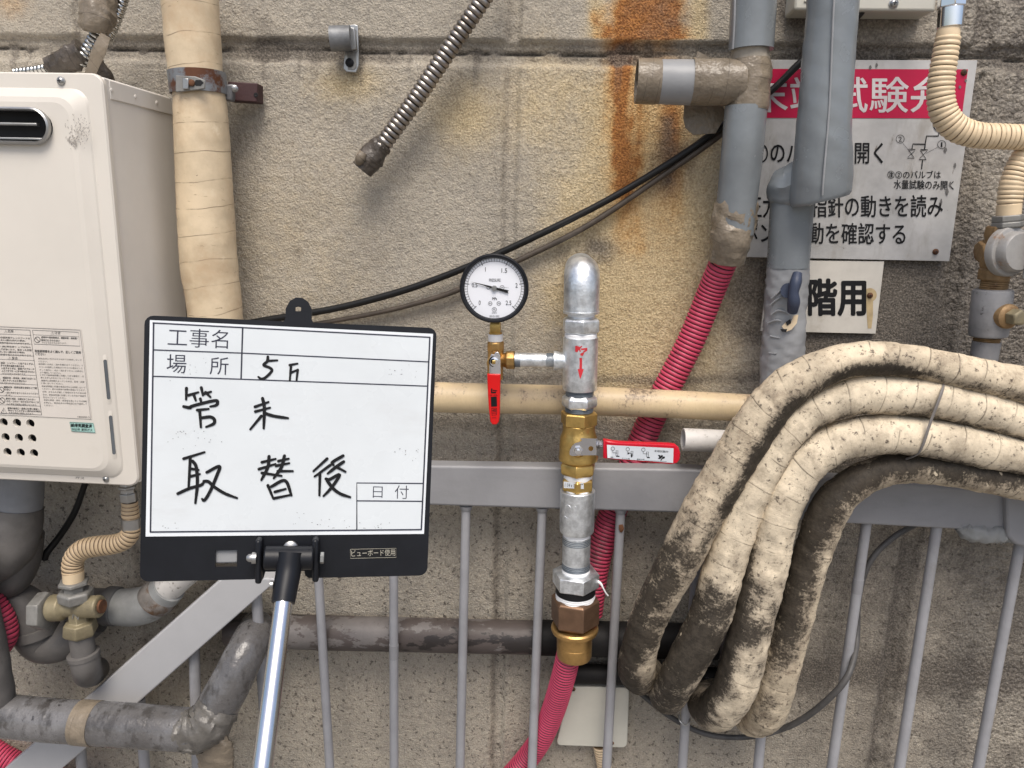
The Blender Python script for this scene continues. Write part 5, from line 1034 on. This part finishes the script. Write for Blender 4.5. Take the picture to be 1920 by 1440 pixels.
# ================================================================== bundle of wrapped hoses
def nzarr(seed, n_=80):
    r_ = np.random.default_rng(seed).random(n_); r_ = np.convolve(np.pad(r_, 2, mode='wrap'), [.2, .3, .3, .2][:3] + [.2], 'same')[2:-2]; return r_
N1, N2, N3, N4 = [nzarr(s_) for s_ in (1, 2, 3, 4)]
def ang(v, c, w_): d_ = abs((v - c + .5) % 1 - .5); return math.exp(-(d_ / w_) ** 2)
def L1(u, nz): return np.interp(u * 79, np.arange(80), nz)
I_ = lambda u, xs_, ys_: np.interp(u, xs_, ys_)
g1 = lambda u, v: .16 + .26 * np.clip((.40 - u) / .2, 0, 1) * (.3 + 1.4 * L1(u * .9, N3)) * (.4 + .6 * ang(v, .45, .22)) + ang(v, .37, .17) * I_(u, [0, .05, .15, .3, .38, .5, 1], [.5, .66, .75, .55, .32, .06, .02]) * (.45 + 1.1 * L1(u, N1)) + .22 * np.maximum(0, 1 - u / .13) + ang(v, .605, .085) * I_(u, [.28, .38, .48, .72, .84, 1], [.1, .5, .85, .85, .35, .6]) * (.4 + 1.2 * L1(u, N2))
g2 = lambda u, v: .12 + .30 * np.clip((.34 - u) / .08, 0, 1) * (.3 + 1.4 * L1(u * .9, N2)) + ang(v, .42, .20) * I_(u, [0, .06, .12, .24, .31, .38, 1], [.55, .32, .62, .78, .45, .05, .03]) * (.5 + 1.0 * L1(u, N3)) + ang(v, .665, .065) * I_(u, [.45, .6, .8, 1], [0, .55, .50, .55]) * (.5 + L1(u, N1))  # mould, plus contact shade against the next hose coloured in
g3 = lambda u, v: .10 + .16 * np.clip((.40 - u) / .1, 0, 1) * (.2 + 1.6 * L1(u * .8, N1)) + ang(v, .27, .11) * I_(u, [0, .1, .3, .42, .5, 1], [.45, .75, .85, .5, .06, .02]) * (.5 + L1(u, N4)) + .42 * np.exp(-((u - .31) / .06) ** 2) + .3 * np.maximum(0, 1 - u / .10) + ang(v, .67, .06) * I_(u, [.42, .6, 1], [0, .5, .45])  # mould, with the lower contact edge shaded in the colour
g4 = lambda u, v: .10 + ang(v, .36, .20) * I_(u, [0, .08, .2, .3, .4, .6, 1], [.4, .25, .45, .85, 1.0, 1.0, .85]) * (.6 + .7 * L1(u, N1)) + .06 * L1(u, N2)
TUB = (([(1216, 1262, .05, 60), (1204, 1267, .085, 64), (1195, 1262, .12, 67), (1195, 1238, .15, 68), (1216, 1160, .17, 67), (1268, 1060, .175, 77), (1319, 960, .175, 81), (1374, 868, .175, 82), (1417, 798, .175, 82), (1463, 741, .175, 80), (1512, 706, .175, 74), (1573, 680, .175, 67), (1640, 672, .175, 63), (1720, 679, .175, 61), (1800, 697, .175, 63), (1920, 722, .175, 67), (2080, 760, .175, 69), (2700, 905, .175, 78)], TUBE_A, g1, 'outermost wrapped hose of the bundle, black with mould down its left side'),
       ([(1268, 1290, .04, 64), (1252, 1301, .08, 66), (1255, 1298, .125, 68), (1282, 1252, .16, 72), (1329, 1160, .17, 76), (1359, 1060, .17, 76), (1392, 960, .17, 74), (1422, 900, .17, 71), (1452, 846, .17, 69), (1490, 798, .17, 67), (1540, 763, .17, 66), (1600, 743, .17, 71), (1650, 739, .17, 74), (1750, 747, .17, 75), (1840, 768, .17, 73), (1920, 790, .17, 69), (2080, 838, .17, 68), (2700, 1015, .17, 78)], TUBE_B, g2, 'second wrapped hose from the outside, cream above with a dark mouldy lower length'),
       ([(1338, 1302, .04, 64), (1324, 1320, .085, 70), (1345, 1330, .125, 76), (1375, 1295, .16, 78), (1393, 1240, .17, 78), (1412, 1160, .17, 77), (1438, 1060, .17, 77), (1460, 960, .17, 77), (1494, 888, .17, 80), (1535, 848, .17, 78), (1600, 821, .17, 76), (1680, 814, .17, 74), (1770, 825, .17, 76), (1850, 842, .17, 73), (1920, 856, .17, 67), (2080, 896, .17, 66), (2700, 1068, .17, 76)], TUBE_B, g3, 'third wrapped hose of the bundle, palest cream with neat tape rings'),
       ([(1400, 1322, .05, 60), (1412, 1346, .09, 66), (1438, 1330, .13, 70), (1462, 1250, .155, 72), (1490, 1160, .16, 66), (1507, 1093, .16, 64), (1527, 1027, .16, 66), (1553, 960, .16, 70), (1588, 917, .16, 64), (1640, 888, .16, 60), (1700, 877, .16, 57), (1780, 883, .16, 58), (1850, 895, .16, 58), (1920, 910, .16, 56), (2080, 942, .16, 56), (2700, 1098, .16, 64)], TUBE_A, g4, 'innermost wrapped hose of the bundle, dark brown on top with cream underside'))
for i, (pts, m, gf_, lab) in enumerate(TUB):
    mb = MB(); full = pxpath(pts); al = lambda P: np.linalg.norm(np.diff(catmull(P, 400)[:, :3], axis=0), axis=1).sum(); ks_ = al(full) / al(full[:-1])
    tube(mb, full, 48, .004, gf=lambda u, v, g_=gf_, k_=ks_: g_(np.minimum(u * k_, 1.0), v), wob=.022, seed=20 + i, rev=True, crumple=(.0012, .02), wrap=((.040, .0013, .02) if i in (0, 3) else (.046, .0010, .02)))
    tag(obj('wrapped_hose', mb, m), lab, 'hose', 'wrapped hoses in the bundle')
mb = MB(); tube(mb, pxpath([(1772, 712, .165, 9), (1770, 722, .185, 9), (1766, 735, .2005, 10), (1758, 757, .2035, 10), (1748, 783, .2015, 10), (1738, 812, .203, 10), (1730, 836, .200, 10), (1722, 850, .190, 11), (1706, 858, .176, 11), (1690, 862, .165, 10)]), 12, .003, flat=.35, wob=.04); tag(obj('cable_tie', mb, STRAP), 'grey strap tied round the middle wrapped hoses', 'strap')

# ================================================================== gas hose on the right
GH = thing('gas_hose', 'cream ribbed gas hose bending right below a chrome nut', 'hose', W(1782, 150, .13))
mb = MB(); tube(mb, pxpath([(1780, 48, .13, 37), (1778, 60, .13, 40), (1777, 72, .13, 41)]), 26, .004); obj('collar', mb, CREAM_HOSE, GH)
mb = MB(); tube(mb, pxpath([(1778, 68, .13, 44), (1772, 105, .13, 46), (1765, 150, .13, 48), (1764, 185, .13, 49), (1772, 216, .13, 50), (1793, 240, .13, 50), (1830, 253, .13, 48), (1880, 256, .13, 47), (1990, 260, .13, 46)]), 30, .0012, corr=(.0066, .0019)); obj('ribbed_hose', mb, CREAM_HOSE, GH)
mb = MB(); pxlathe(mb, (1781, 53), (1784, 14), .13, [(0, 38), (2, 44), (30, 45), (37, 45), (39, 40)], 30); obj('ferrule', mb, CHROME, GH)
mb = MB(); pxlathe(mb, (1783.5, 17), (1788, -40), .13, [(0, 40), (3, 50), (60, 50)], 6, .3); obj('chrome_nut', mb, CHROME, GH, bevel=.001)
GH2 = thing('gas_hose', 'second cream ribbed hose dropping onto the rusty gas cock', 'hose', W(1900, 350, .12))
mb = MB(); tube(mb, pxpath([(1975, 240, .12, 46), (1942, 268, .12, 46), (1917, 302, .12, 46), (1900, 340, .12, 45), (1893, 376, .12, 43), (1892, 388, .12, 41)]), 28, .0012, corr=(.0062, .0017)); obj('ribbed_hose', mb, CREAM_HOSE, GH2)
mb = MB(); tube(mb, pxpath([(1892, 384, .12, 42), (1891, 404, .12, 41)]), 26, .004); obj('collar', mb, CREAM_HOSE, GH2)
GV = thing('gas_cock', 'rusty brass gas cock with round silver knob at the right edge', 'valve', W(1880, 480, .10))
mb = MB(); pxlathe(mb, (1891, 403), (1890, 427), .12, [(0, 50), (1, 55), (11, 55), (12, 50), (14, 56), (22, 56), (24, 48)], 6, .3); obj('hex_collar', mb, ZINCNUT, GV, bevel=.001)
mb = MB(); pxlathe(mb, (1882, 424), (1862, 526), .11, [(0, 50), (3, 60), (20, 62), (26, 56), (40, 60), (76, 58), (82, 52), (84, 58), (103, 56), (104, 46)], 8, .2); 
tube(mb, pxpath([(1856, 470, .10, 46), (1842, 472, .10, 44), (1834, 473, .10, 38)]), 8, .004); obj('cock_body', mb, RUSTY, GV, bevel=.002, smooth=34)
mb = MB(); c0 = W(1884, 472, .125); dn = unit(np.array((.30, -1, .05)))
kr_ = depth(c0) / F; lathe(mb, c0, dn, [(0, 46 * kr_), (.010, 46 * kr_), (.012, 44 * kr_), (.013, 38 * kr_), (.024, 36 * kr_), (.027, 33 * kr_), (.0275, .0001)], 40); obj('knob', mb, KNOBSIL, GV)
mb = MB(); u_ = np.array((1.0, .3, 0)); u_ = unit(u_); c1 = c0 + dn * .027; z_ = np.array((0, 0, 1.))
prism(mb, [c1 + u_ * .008 + z_ * .036, c1 + u_ * .026 + z_ * .036, c1 + u_ * .026 - z_ * .04, c1 + u_ * .008 - z_ * .04], dn * .013); obj('knob_bar', mb, KNOBSIL, GV, bevel=.002)
mb = MB(); pxlathe(mb, (1866, 524), (1862, 546), .11, [(i, 47 if i % 4 else 44) for i in range(0, 23)], 26); obj('thread', mb, RUSTY, GV)
GB = thing('gas_pipe', 'painted grey gas pipe with brass bolt under the gas cock', 'pipe', W(1850, 600, .1))
mb = MB(); slabp = [(1834, 543), (1890, 543), (1880, 633), (1822, 630)]
pxlathe(mb, (1862, 542), (1852, 632), .112, [(0, 58), (2, 66), (5, 68), (84, 67), (88, 64), (90, 56)], 34); obj('tee_block', mb, DRIPPAINT, GB)
mb = MB(); c0 = W(1882, 592, .132); dn = unit(np.array((.25, -1, .02))); lathe(mb, c0, dn, [(0, .0185), (.010, .018), (.013, .015), (.014, .012), (.014, .0001)], 28); bb = obj('plug', mb, RUSTY, GB)
mb = MB(); lathe(mb, c0 + dn * .013, dn, [(0, .0125), (.016, .0125), (.018, .010), (.0185, .0001)], 5, .2); obj('square_head', mb, VALVEOLD, bb, bevel=.002)
mb = MB(); pxlathe(mb, (1851, 630), (1849, 642), .11, [(i, 45 if i % 3 else 42) for i in range(0, 13)], 26); obj('thread', mb, RUSTY, GB)
mb = MB(); tube(mb, pxpath([(1850, 640, .11, 48), (1840, 700, .11, 46), (1815, 860, .11, 46)]), 30, .01); obj('pipe_run', mb, DRIPPAINT, GB)

# ================================================================== pipes under the heater (lower left)
DR = thing('drain_pipe', 'fat grey taped drain pipes with trap bend below the water heater', 'pipe', W(60, 1120, .08))
mb = MB(); tube(mb, pxpath([(40, 880, .10, 78), (38, 930, .10, 77), (36, 965, .10, 76)]), 34, .006); obj('upper_pipe', mb, mat('glossy_grey_pvc', (.20, .21, .225), .25, vary=.15, vscale=10, bump=(30, .2, .002)), DR)
mb = MB(); tube(mb, pxpath([(35, 952, .10, 80), (32, 985, .105, 84), (22, 1018, .11, 86), (4, 1042, .11, 84), (-30, 1062, .11, 80)]), 34, .004, wob=.02, seed=3, crumple=(.003, .03)); obj('taped_elbow', mb, GREYPIPE, DR)
mb = MB(); tube(mb, pxpath([(40, 1000, .085, 76), (34, 1040, .085, 78), (20, 1075, .085, 80), (0, 1090, .085, 80)]), 34, .005, wob=.02, seed=5); obj('lower_pipe', mb, GREYPIPE, DR)
mb = MB(); tube(mb, pxpath([(-90, 1118, .075, 74), (-20, 1122, .075, 74), (30, 1130, .075, 76), (54, 1150, .075, 76), (62, 1180, .075, 74), (78, 1205, .07, 70), (112, 1205, .065, 68), (150, 1180, .05, 62), (176, 1160, .045, 60)]), 34, .005, wob=.02, seed=7); obj('trap', mb, GREYPIPE, DR)
mb = MB(); pxlathe(mb, (64, 1172), (70, 1190), .075, [(0, 76), (1, 80), (17, 80), (18, 76)], 34); obj('trap_collar', mb, GREYPIPE, DR)
mb = MB(); tube(mb, pxpath([(120, 1130, .06, 62), (170, 1135, .06, 64), (225, 1137, .06, 64)]), 34, .006); obj('branch_pipe', mb, GREYPIPE, DR)
mb = MB(); pxlathe(mb, (200, 1136), (224, 1137), .06, [(0, 66), (2, 72), (20, 72), (23, 66)], 34); obj('coupling', mb, mat('dark_coupling', (.10, .098, .096), .5, vary=.2, bump=(90, .3, .001)), DR)
mb = MB(); tube(mb, pxpath([(220, 1138, .06, 66), (250, 1138, .062, 70), (278, 1132, .066, 70), (300, 1118, .07, 66), (318, 1100, .075, 62)]), 36, .004); obj('elbow', mb, ELBOW_GREY, DR)
mb = MB(); pxlathe(mb, (288, 1129), (316, 1100), .072, [(0, 62), (3, 70), (14, 72), (24, 69), (28, 60)], 34); obj('rusty_joint', mb, mat('rust_ringed_iron', (.16, .145, .13), .55, vary=.3, vscale=40, bump=(120, .4, .0014), dirt=[((.09, .05, .028), 26, .48, .62)]), DR)
mb = MB(); tube(mb, pxpath([(304, 1112, .072, 56), (335, 1082, .075, 56), (370, 1050, .075, 56), (410, 990, .075, 56)]), 34, .006); obj('rising_pipe', mb, WHITEPIPE, DR)
GC = thing('gas_valve', 'tarnished brass tee valve under the tan ribbed hose below the heater', 'valve', W(143, 1140, .13))
mb = MB(); pxlathe(mb, (94, 1140), (190, 1137), .13, [(0, 40), (4, 50), (24, 48), (30, 36), (44, 34), (50, 34), (60, 40), (92, 42), (95, 36)], 26); pxlathe(mb, (142, 1108), (152, 1190), .13, [(0, 40), (18, 42), (22, 34), (56, 36), (58, 56), (76, 62), (82, 54)], 6, .2); obj('valve_body', mb, VALVEOLD, GC, bevel=.0015, smooth=36)
mb = MB(); pxlathe(mb, (67, 1146), (96, 1146), .13, [(0, 60), (4, 70), (16, 74), (24, 72), (27, 54)], 6, .25); obj('union_nut', mb, ZINCNUT, GC, bevel=.0015, smooth=30)
mb = MB(); pxlathe(mb, (141, 1106), (143, 1128), .13, [(0, 54), (3, 62), (18, 60), (21, 50)], 6, .3); obj('top_nut', mb, ZINCNUT, GC, bevel=.0015, smooth=30)
mb = MB(); pxlathe(mb, (138, 1088), (140, 1108), .13, [(0, 46), (1, 54), (6, 55), (8, 44), (12, 36), (20, 38)], 6, .1); obj('flange_nut', mb, ZINCNUT, GC, bevel=.001, smooth=30)
mb = MB(); lathe(mb, W(189, 1137, .13), W(196, 1137, .13) - W(189, 1137, .13), [(0, .012), (.004, .012), (.004, .007)], 20); obj('plug', mb, RUST, GC)
mb = MB(); tube(mb, pxpath([(150, 1186, .13, 41), (154, 1205, .13, 42), (158, 1234, .13, 42)]), 26, .005); obj('outlet_pipe', mb, GREYPIPE, GC)
mb = MB(); tube(mb, pxpath([(157, 1226, .13, 52), (160, 1240, .13, 52), (162, 1252, .128, 50), (165, 1262, .11, 50), (172, 1262, .08, 48), (180, 1255, .05, 46)]), 30, .003); obj('elbow', mb, GREYPIPE, GC)
mb = MB(); pxlathe(mb, (156, 1223), (158, 1232), .13, [(0, 50), (1, 56), (8, 56), (9, 50)], 30); obj('elbow_rim', mb, GREYPIPE, GC)
mb = MB(); text_px(mb, 'N', (135, 1160), (147, 1162), 11, wallplane(.13 + .0165), 0, 0); obj('cast_mark', mb, ZINCNUT, GC, smooth=None)
TH = thing('gas_hose', 'tan ribbed gas hose curling from under the heater to a brass valve', 'hose', W(180, 1020, .13))
mb = MB(); tube(mb, pxpath([(243, 940, .13, 29), (244, 958, .13, 31), (245, 972, .13, 32)]), 24, .0012, corr=(.007, .0016)); obj('ribbed_hose', mb, TAN_HOSE, TH)
mb = MB(); pxlathe(mb, (245, 970), (246, 992), .13, [(0, 30), (1, 33), (21, 32), (22, 30)], 26); obj('ferrule', mb, STEEL, TH)
mb = MB(); tube(mb, pxpath([(247, 986, .13, 32), (244, 1001, .13, 34), (232, 1014, .13, 36), (210, 1021, .13, 38), (182, 1024, .13, 39), (156, 1030, .13, 39), (140, 1045, .13, 38), (136, 1064, .13, 38), (137, 1074, .13, 37)]), 28, .0012, corr=(.0072, .0021)); obj('ribbed_hose', mb, TAN_HOSE, TH)
mb = MB(); tube(mb, pxpath([(137, 1070, .13, 37), (138, 1090, .13, 36)]), 24, .004); obj('collar', mb, CREAM_HOSE, TH)
mb = MB(); pxlathe(mb, (237, 896), (243, 942), .13, [(0, 24), (10, 25), (14, 25), (15, 34), (18, 34), (20, 27), (27, 27), (28, 32), (43, 31), (45, 26)], 6, .2); obj('nut', mb, STEEL, TH, bevel=.001)
HW = thing('taped_pipe', 'fat grey taped pipe with crumpled joint in front of the stair rail', 'pipe', W(180, 1350, .17))
mb = MB(); tube(mb, pxpath([(-80, 1332, .17, 78), (0, 1341, .17, 77), (90, 1350, .17, 77), (180, 1356, .17, 78), (270, 1362, .17, 79), (385, 1371, .17, 77)]), 38, .006, wob=.008, seed=3); obj('pipe_run', mb, OLDWRAP, HW)
mb = MB(); tube(mb, pxpath([(148, 1354, .17, 80), (183, 1356.5, .17, 80.5)]), 38, .005); obj('tape_band', mb, PVCTAPE, HW)
mb = MB(); tube(mb, pxpath([(372, 1375, .168, 70), (398, 1340, .158, 76), (430, 1285, .14, 77), (456, 1232, .115, 73), (472, 1198, .085, 68), (482, 1176, .04, 64)]), 38, .006, wob=.02, seed=6); obj('rising_run', mb, OLDWRAP, HW)
mb = MB(); tube(mb, pxpath([(345, 1369, .171, 72), (366, 1369, .172, 80), (384, 1362, .170, 80), (398, 1345, .164, 78), (410, 1322, .155, 72)]), 38, .003, wob=.05, seed=9, crumple=(.006, .014)); ct = obj('crumpled_tape', mb, mat('crumpled_grey_tape', (.12, .112, .10), .33, vary=.3, vscale=24, bump=(42, .8, .004), dirt=[((.34, .32, .29), 22, .58, .7), ((.06, .055, .05), 28, .58, .7)]), HW)
mb = MB(); tube(mb, pxpath([(386, 1366, .175, 66), (398, 1395, .172, 66), (407, 1440, .165, 58), (412, 1500, .16, 54)]), 30, .004, wob=.08, seed=11, flat=.4, crumple=(.006, .016)); obj('hanging_tape', mb, PVCTAPE, HW)
mb = MB(); tube(mb, pxpath([(-52, 1020, .17, 58), (-40, 1110, .17, 58), (-24, 1200, .172, 60), (-10, 1290, .172, 63), (-6, 1340, .17, 64)]), 30, .006, wob=.03, seed=4); obj('left_riser', mb, GREYPIPE, HW)

# ================================================================== construction signboard on its pole
Q = [(271, 591), (819, 615), (801, 1079), (262, 1091)]
BP, BC = quad_plane(Q, .80)
SB = thing('site_signboard', 'white construction signboard with black frame and handwriting held up on a pole', 'signboard', BP.at(543, 1045))
U = BC[1] - BC[0]; Vv = BC[3] - BC[0]; o0 = BC[0]; nB = BP.n
def px2uv(x, y):
    p = BP.at(x, y) - o0; G = np.array([[U @ U, U @ Vv], [U @ Vv, Vv @ Vv]]); return tuple(np.linalg.solve(G, np.array([p @ U, p @ Vv])))
lu, lv_ = np.linalg.norm(U), np.linalg.norm(Vv)
def b3(x, y, off): return o0 + U * (x / lu) + Vv * (y / lv_) + nB * off
def bq(x, y): a, b = px2uv(x, y); return (a * lu, b * lv_)
rr_ = .009
outl = rrect(0, 0, lu, lv_, rr_, 4)
# notch at the bottom for the hinge and tab at the top
n0, n1_ = bq(497, 1085), bq(572, 1084); nh = bq(500, 1072)[1]
out2 = []
for p in outl: out2.append(p)
tabl, tabr, tabt = bq(535, 602)[0], bq(584, 604)[0], bq(559, 558)[1]
i0 = max(i for i, p in enumerate(outl) if abs(p[1] - lv_) < 1e-6 and p[0] > lu / 2)   # last point of lower-right corner
res = []
for i, p in enumerate(outl):
    res.append(p)
    nx_ = outl[(i + 1) % len(outl)]
    if abs(p[1] - lv_) < 1e-6 and abs(nx_[1] - lv_) < 1e-6 and p[0] > nx_[0]:
        res += [(n1_[0] + .004, lv_), (n1_[0], lv_ - .003), (n1_[0] - .001, nh), (n0[0], nh), (n0[0] - .002, lv_)]
    if abs(p[1]) < 1e-6 and abs(nx_[1]) < 1e-6 and nx_[0] > p[0]:
        res += [(tabl - .002, 0), (tabl, -.003), (tabl, tabt + .012), (tabl + .004, tabt + .004), (tabl + .010, tabt), (tabr - .010, tabt), (tabr - .004, tabt + .004), (tabr, tabt + .012), (tabr, -.003), (tabr + .002, 0)]
w0, w1 = bq(404, 1032), bq(444, 1062); tcx, tcy = bq(559, 580)
hol = [[(w0[0], w0[1]), (w1[0], w0[1]), (w1[0], w1[1]), (w0[0], w1[1])], [(tcx - .003, tcy - .002), (tcx, tcy - .003), (tcx + .003, tcy - .002), (tcx + .003, tcy + .002), (tcx - .003, tcy + .002)]]
mb = MB(); sheet_with_holes(mb, res, hol, b3, 0, -.005); sheet_with_holes(mb, res, hol, b3, -.005, -.0049); obj('board_frame', mb, BLACK, SB, smooth=30)
mb = MB(); prism(mb, [BP.at(402, 1030, -.004), BP.at(447, 1029, -.004), BP.at(447, 1056, -.004), BP.at(402, 1057, -.004)], -nB * .004); obj('window_clip', mb, GREYWRAP_LIGHT, SB, bevel=.002)
mb = MB(); patch(mb, [(281, 600), (812, 626), (795, 1001), (273, 1006)], BP, .0008); obj('board_rim', mb, BOARD_RIM, SB, smooth=None)
mb = MB(); patch(mb, [(288, 606), (806, 633), (790, 993), (282, 997)], BP, .0011); obj('writing_surface', mb, BOARD, SB, smooth=None)
mb = MB()
def bl(pts, w): stroke(mb, pts, w, BP, .0014, False)
bl([(286, 605.5), (807, 632.5)], 2.6); bl([(806, 632), (790, 993)], 2.8); bl([(791, 993), (281, 997.5)], 2.6); bl([(282, 998), (288, 605)], 2.8)
bl([(288, 656), (453, 662), (804, 678.5)], 2.3); bl([(287, 705.5), (453, 711), (801, 724)], 2.3); bl([(455, 614), (452, 711)], 2.8)
bl([(669, 993), (669, 905.5), (793, 906.5)], 2.3); bl([(668, 939), (792, 940)], 2.3)
text_px(mb, '工事名', (314, 649), (427, 654), 35, BP, .0014, -.006); text_px(mb, '場', (312, 699), (349, 700), 35, BP, .0014, -.004); text_px(mb, '所', (393, 702), (428, 703), 33, BP, .0014, -.004)
text_px(mb, '日', (699, 933), (717, 933.5), 21, BP, .0014, -.01); text_px(mb, '付', (740, 935), (766, 935.5), 25, BP, .0014, -.01)
obj('printed_form', mb, mat('form_blue_black', (.03, .032, .05), .5, bump=None), SB, smooth=None)
mb = MB(); HS = [
 [(820,130),(815,168),(785,200),(835,222),(853,250),(800,305),(765,316),(740,300)], [(820,165),(900,160)],
 [(1005,200),(1070,188)], [(1015,210),(1005,330)], [(1015,265),(1070,240)], [(1072,240),(1062,330)],
 [(133,395),(130,490)], [(150,455),(232,430)], [(195,450),(212,500)], [(258,390),(272,455)], [(275,445),(340,425)], [(295,430),(335,470)], [(250,485),(258,515)], [(110,550),(165,560),(185,545),(370,500),(395,520),(380,540),(335,550)], [(225,580),(320,570)], [(245,590),(255,725)], [(262,645),(335,638),(368,660),(362,695),(300,722)],
 [(775,480),(790,560),(785,735)], [(712,552),(825,512)], [(715,592),(838,560)], [(765,630),(672,742)], [(790,605),(870,630),(990,648)],
 [(110,990),(285,935)], [(165,985),(150,1250)], [(185,1010),(215,1060),(225,1200),(208,1365)], [(170,1075),(235,1085)], [(165,1140),(245,1120)], [(60,1285),(160,1240),(250,1215),(280,1190)], [(305,1105),(410,1055),(390,1130),(330,1270),(285,1340),(265,1330)], [(280,1180),(320,1185),(370,1230),(460,1285),(560,1322)],
 [(770,1020),(885,992)], [(745,1078),(885,1035)], [(830,970),(820,1060),(765,1170)], [(770,1110),(935,1135)], [(910,1010),(995,990)], [(890,1050),(1000,1028)], [(960,965),(935,1060),(870,1155)], [(905,1095),(1030,1095)], [(820,1215),(865,1325)], [(850,1225),(965,1175),(1020,1300)], [(880,1270),(970,1245)], [(870,1325),(1015,1295)],
 [(1320,990),(1205,1095)], [(1345,1045),(1215,1140)], [(1260,1110),(1255,1300)], [(1455,965),(1365,1020),(1375,1045)], [(1460,1015),(1395,1060),(1325,1115)], [(1400,1060),(1475,1100)], [(1310,1160),(1340,1165),(1425,1125),(1360,1230),(1290,1305)], [(1320,1175),(1370,1240),(1430,1285),(1515,1315)]]
for a_, b_ in ((0, 2), (2, 6), (6, 17), (17, 22), (22, 30), (30, 42), (42, 50)):      # one written character each
    mb = MB()
    for i in range(a_, b_):
        if i < len(HS): stroke(mb, [(320 + x / 4.5, 640 + y / 4.5) for x, y in HS[i]], 5.9 if i > 5 else 5.2, BP, .0017 + i * .00001, True, True)
    obj('handwritten_character', mb, INK, SB, smooth=None)
mb = MB()
for k_ in range(90):
    x, y = [(625, 982), (590, 975), (315, 985), (330, 815), (760, 700), (775, 850), (390, 825), (360, 690), (700, 985)][sc_r.randrange(9)]; x += sc_r.gauss(0, 22); y += sc_r.gauss(0, 9)
    y = min(y, 990); x = min(max(x, 292), 785)
    stroke(mb, [(x, y), (x + sc_r.uniform(-2, 2), y + sc_r.uniform(-1.5, 1.5))], sc_r.uniform(.5, 1.5), BP, .0014 + k_ * 2e-6, False)
obj('ink_specks', mb, INK_GREY, SB, smooth=None)
mb = MB(); patch(mb, [(656, 1029), (744, 1027), (744, 1046), (656, 1048)], BP, .0006); sk = obj('name_sticker', mb, INK, SB, smooth=None)
mb = MB(); text_px(mb, 'ビューボード使用', (659, 1044), (741, 1042), 12.5, BP, .0010, -.004)
stroke(mb, [(657, 1030), (743, 1028), (743, 1045), (657, 1047), (657, 1030)], .6, BP, .0010, False); obj('sticker_print', mb, mat('faded_gold', (.42, .40, .33), .5, bump=None), sk, smooth=None)
# hinge and pole
HG = MB()
for x0, x1, y0, y1 in ((482, 497, 1005, 1086), (587, 602, 1004, 1083)):
    A = [BP.at(x0, y0, .0), BP.at(x1 - 3, y0, .0), BP.at(x1 - 3, y1, .0), BP.at(x0, y1, .0)]; prism(HG, A, nB * .018)
obj('hinge_cheeks', HG, BLACK, SB, bevel=.0025)
hp = .016; BPH = Plane(BP.o + nB * hp, nB)
def bt(x, y, w, off=0.0): p = BPH.at(x, y, off); return (*p, w / 2 * depth(p) / F)
mb = MB(); tube(mb, [bt(496, 1046, 44), bt(588, 1046, 44)], 30, .004); obj('hinge_barrel', mb, BLACK, SB, bevel=.0015)
pe = BPH.at(490, 1440, .10); pe2 = BPH.at(470, 1600, .145)
mb = MB(); tube(mb, [bt(545, 1036, 46, .004), bt(541, 1070, 46, .010), bt(535, 1105, 45, .020), bt(531, 1130, 43, .027)], 32, .004); obj('pole_socket', mb, BLACK, SB, smooth=50)
mb = MB(); A = np.array(bt(532.5, 1122, 34, .0255)); B = np.array((*BPH.at(492, 1440, .115), 0)); B[3] = A[3]; C_ = B + (B - A) * .8; C_[3] = A[3]
tube(mb, [tuple(A), tuple(B), tuple(C_)], 36, .01); obj('pole', mb, ALU, SB)
for x, off_, w_ in ((481, -1, 1), (601, 1, 1)):
    c0 = BPH.at(x, 1046); dd = unit(BPH.at(x + 30 * off_, 1046) - c0); kq = depth(c0) / F
    mb = MB(); lathe(mb, c0, dd, [(0, 11 * kq), (8 * kq, 11 * kq), (9 * kq, 8 * kq), (14 * kq, 7.5 * kq), (18 * kq, 4 * kq), (18.5 * kq, .0001)] if off_ < 0 else [(0, 11 * kq), (6 * kq, 11 * kq), (7 * kq, 9 * kq), (7.2 * kq, .0001)], 18 if off_ < 0 else 6, .3); obj('bolt', mb, STEEL, SB)
mb = MB(); c0 = BP.at(545, 1027, .001); lathe(mb, c0, nB, [(0, .008), (.002, .0075), (.004, .004), (.0042, .0001)], 22); obj('screw', mb, STEEL, SB)
mb = MB(); c0 = BPH.at(512, 1096, .02); lathe(mb, c0, unit(BPH.at(480, 1096) - BPH.at(512, 1096)), [(0, .004), (.003, .004), (.0035, .0001)], 14); obj('set_screw', mb, STEEL, SB)
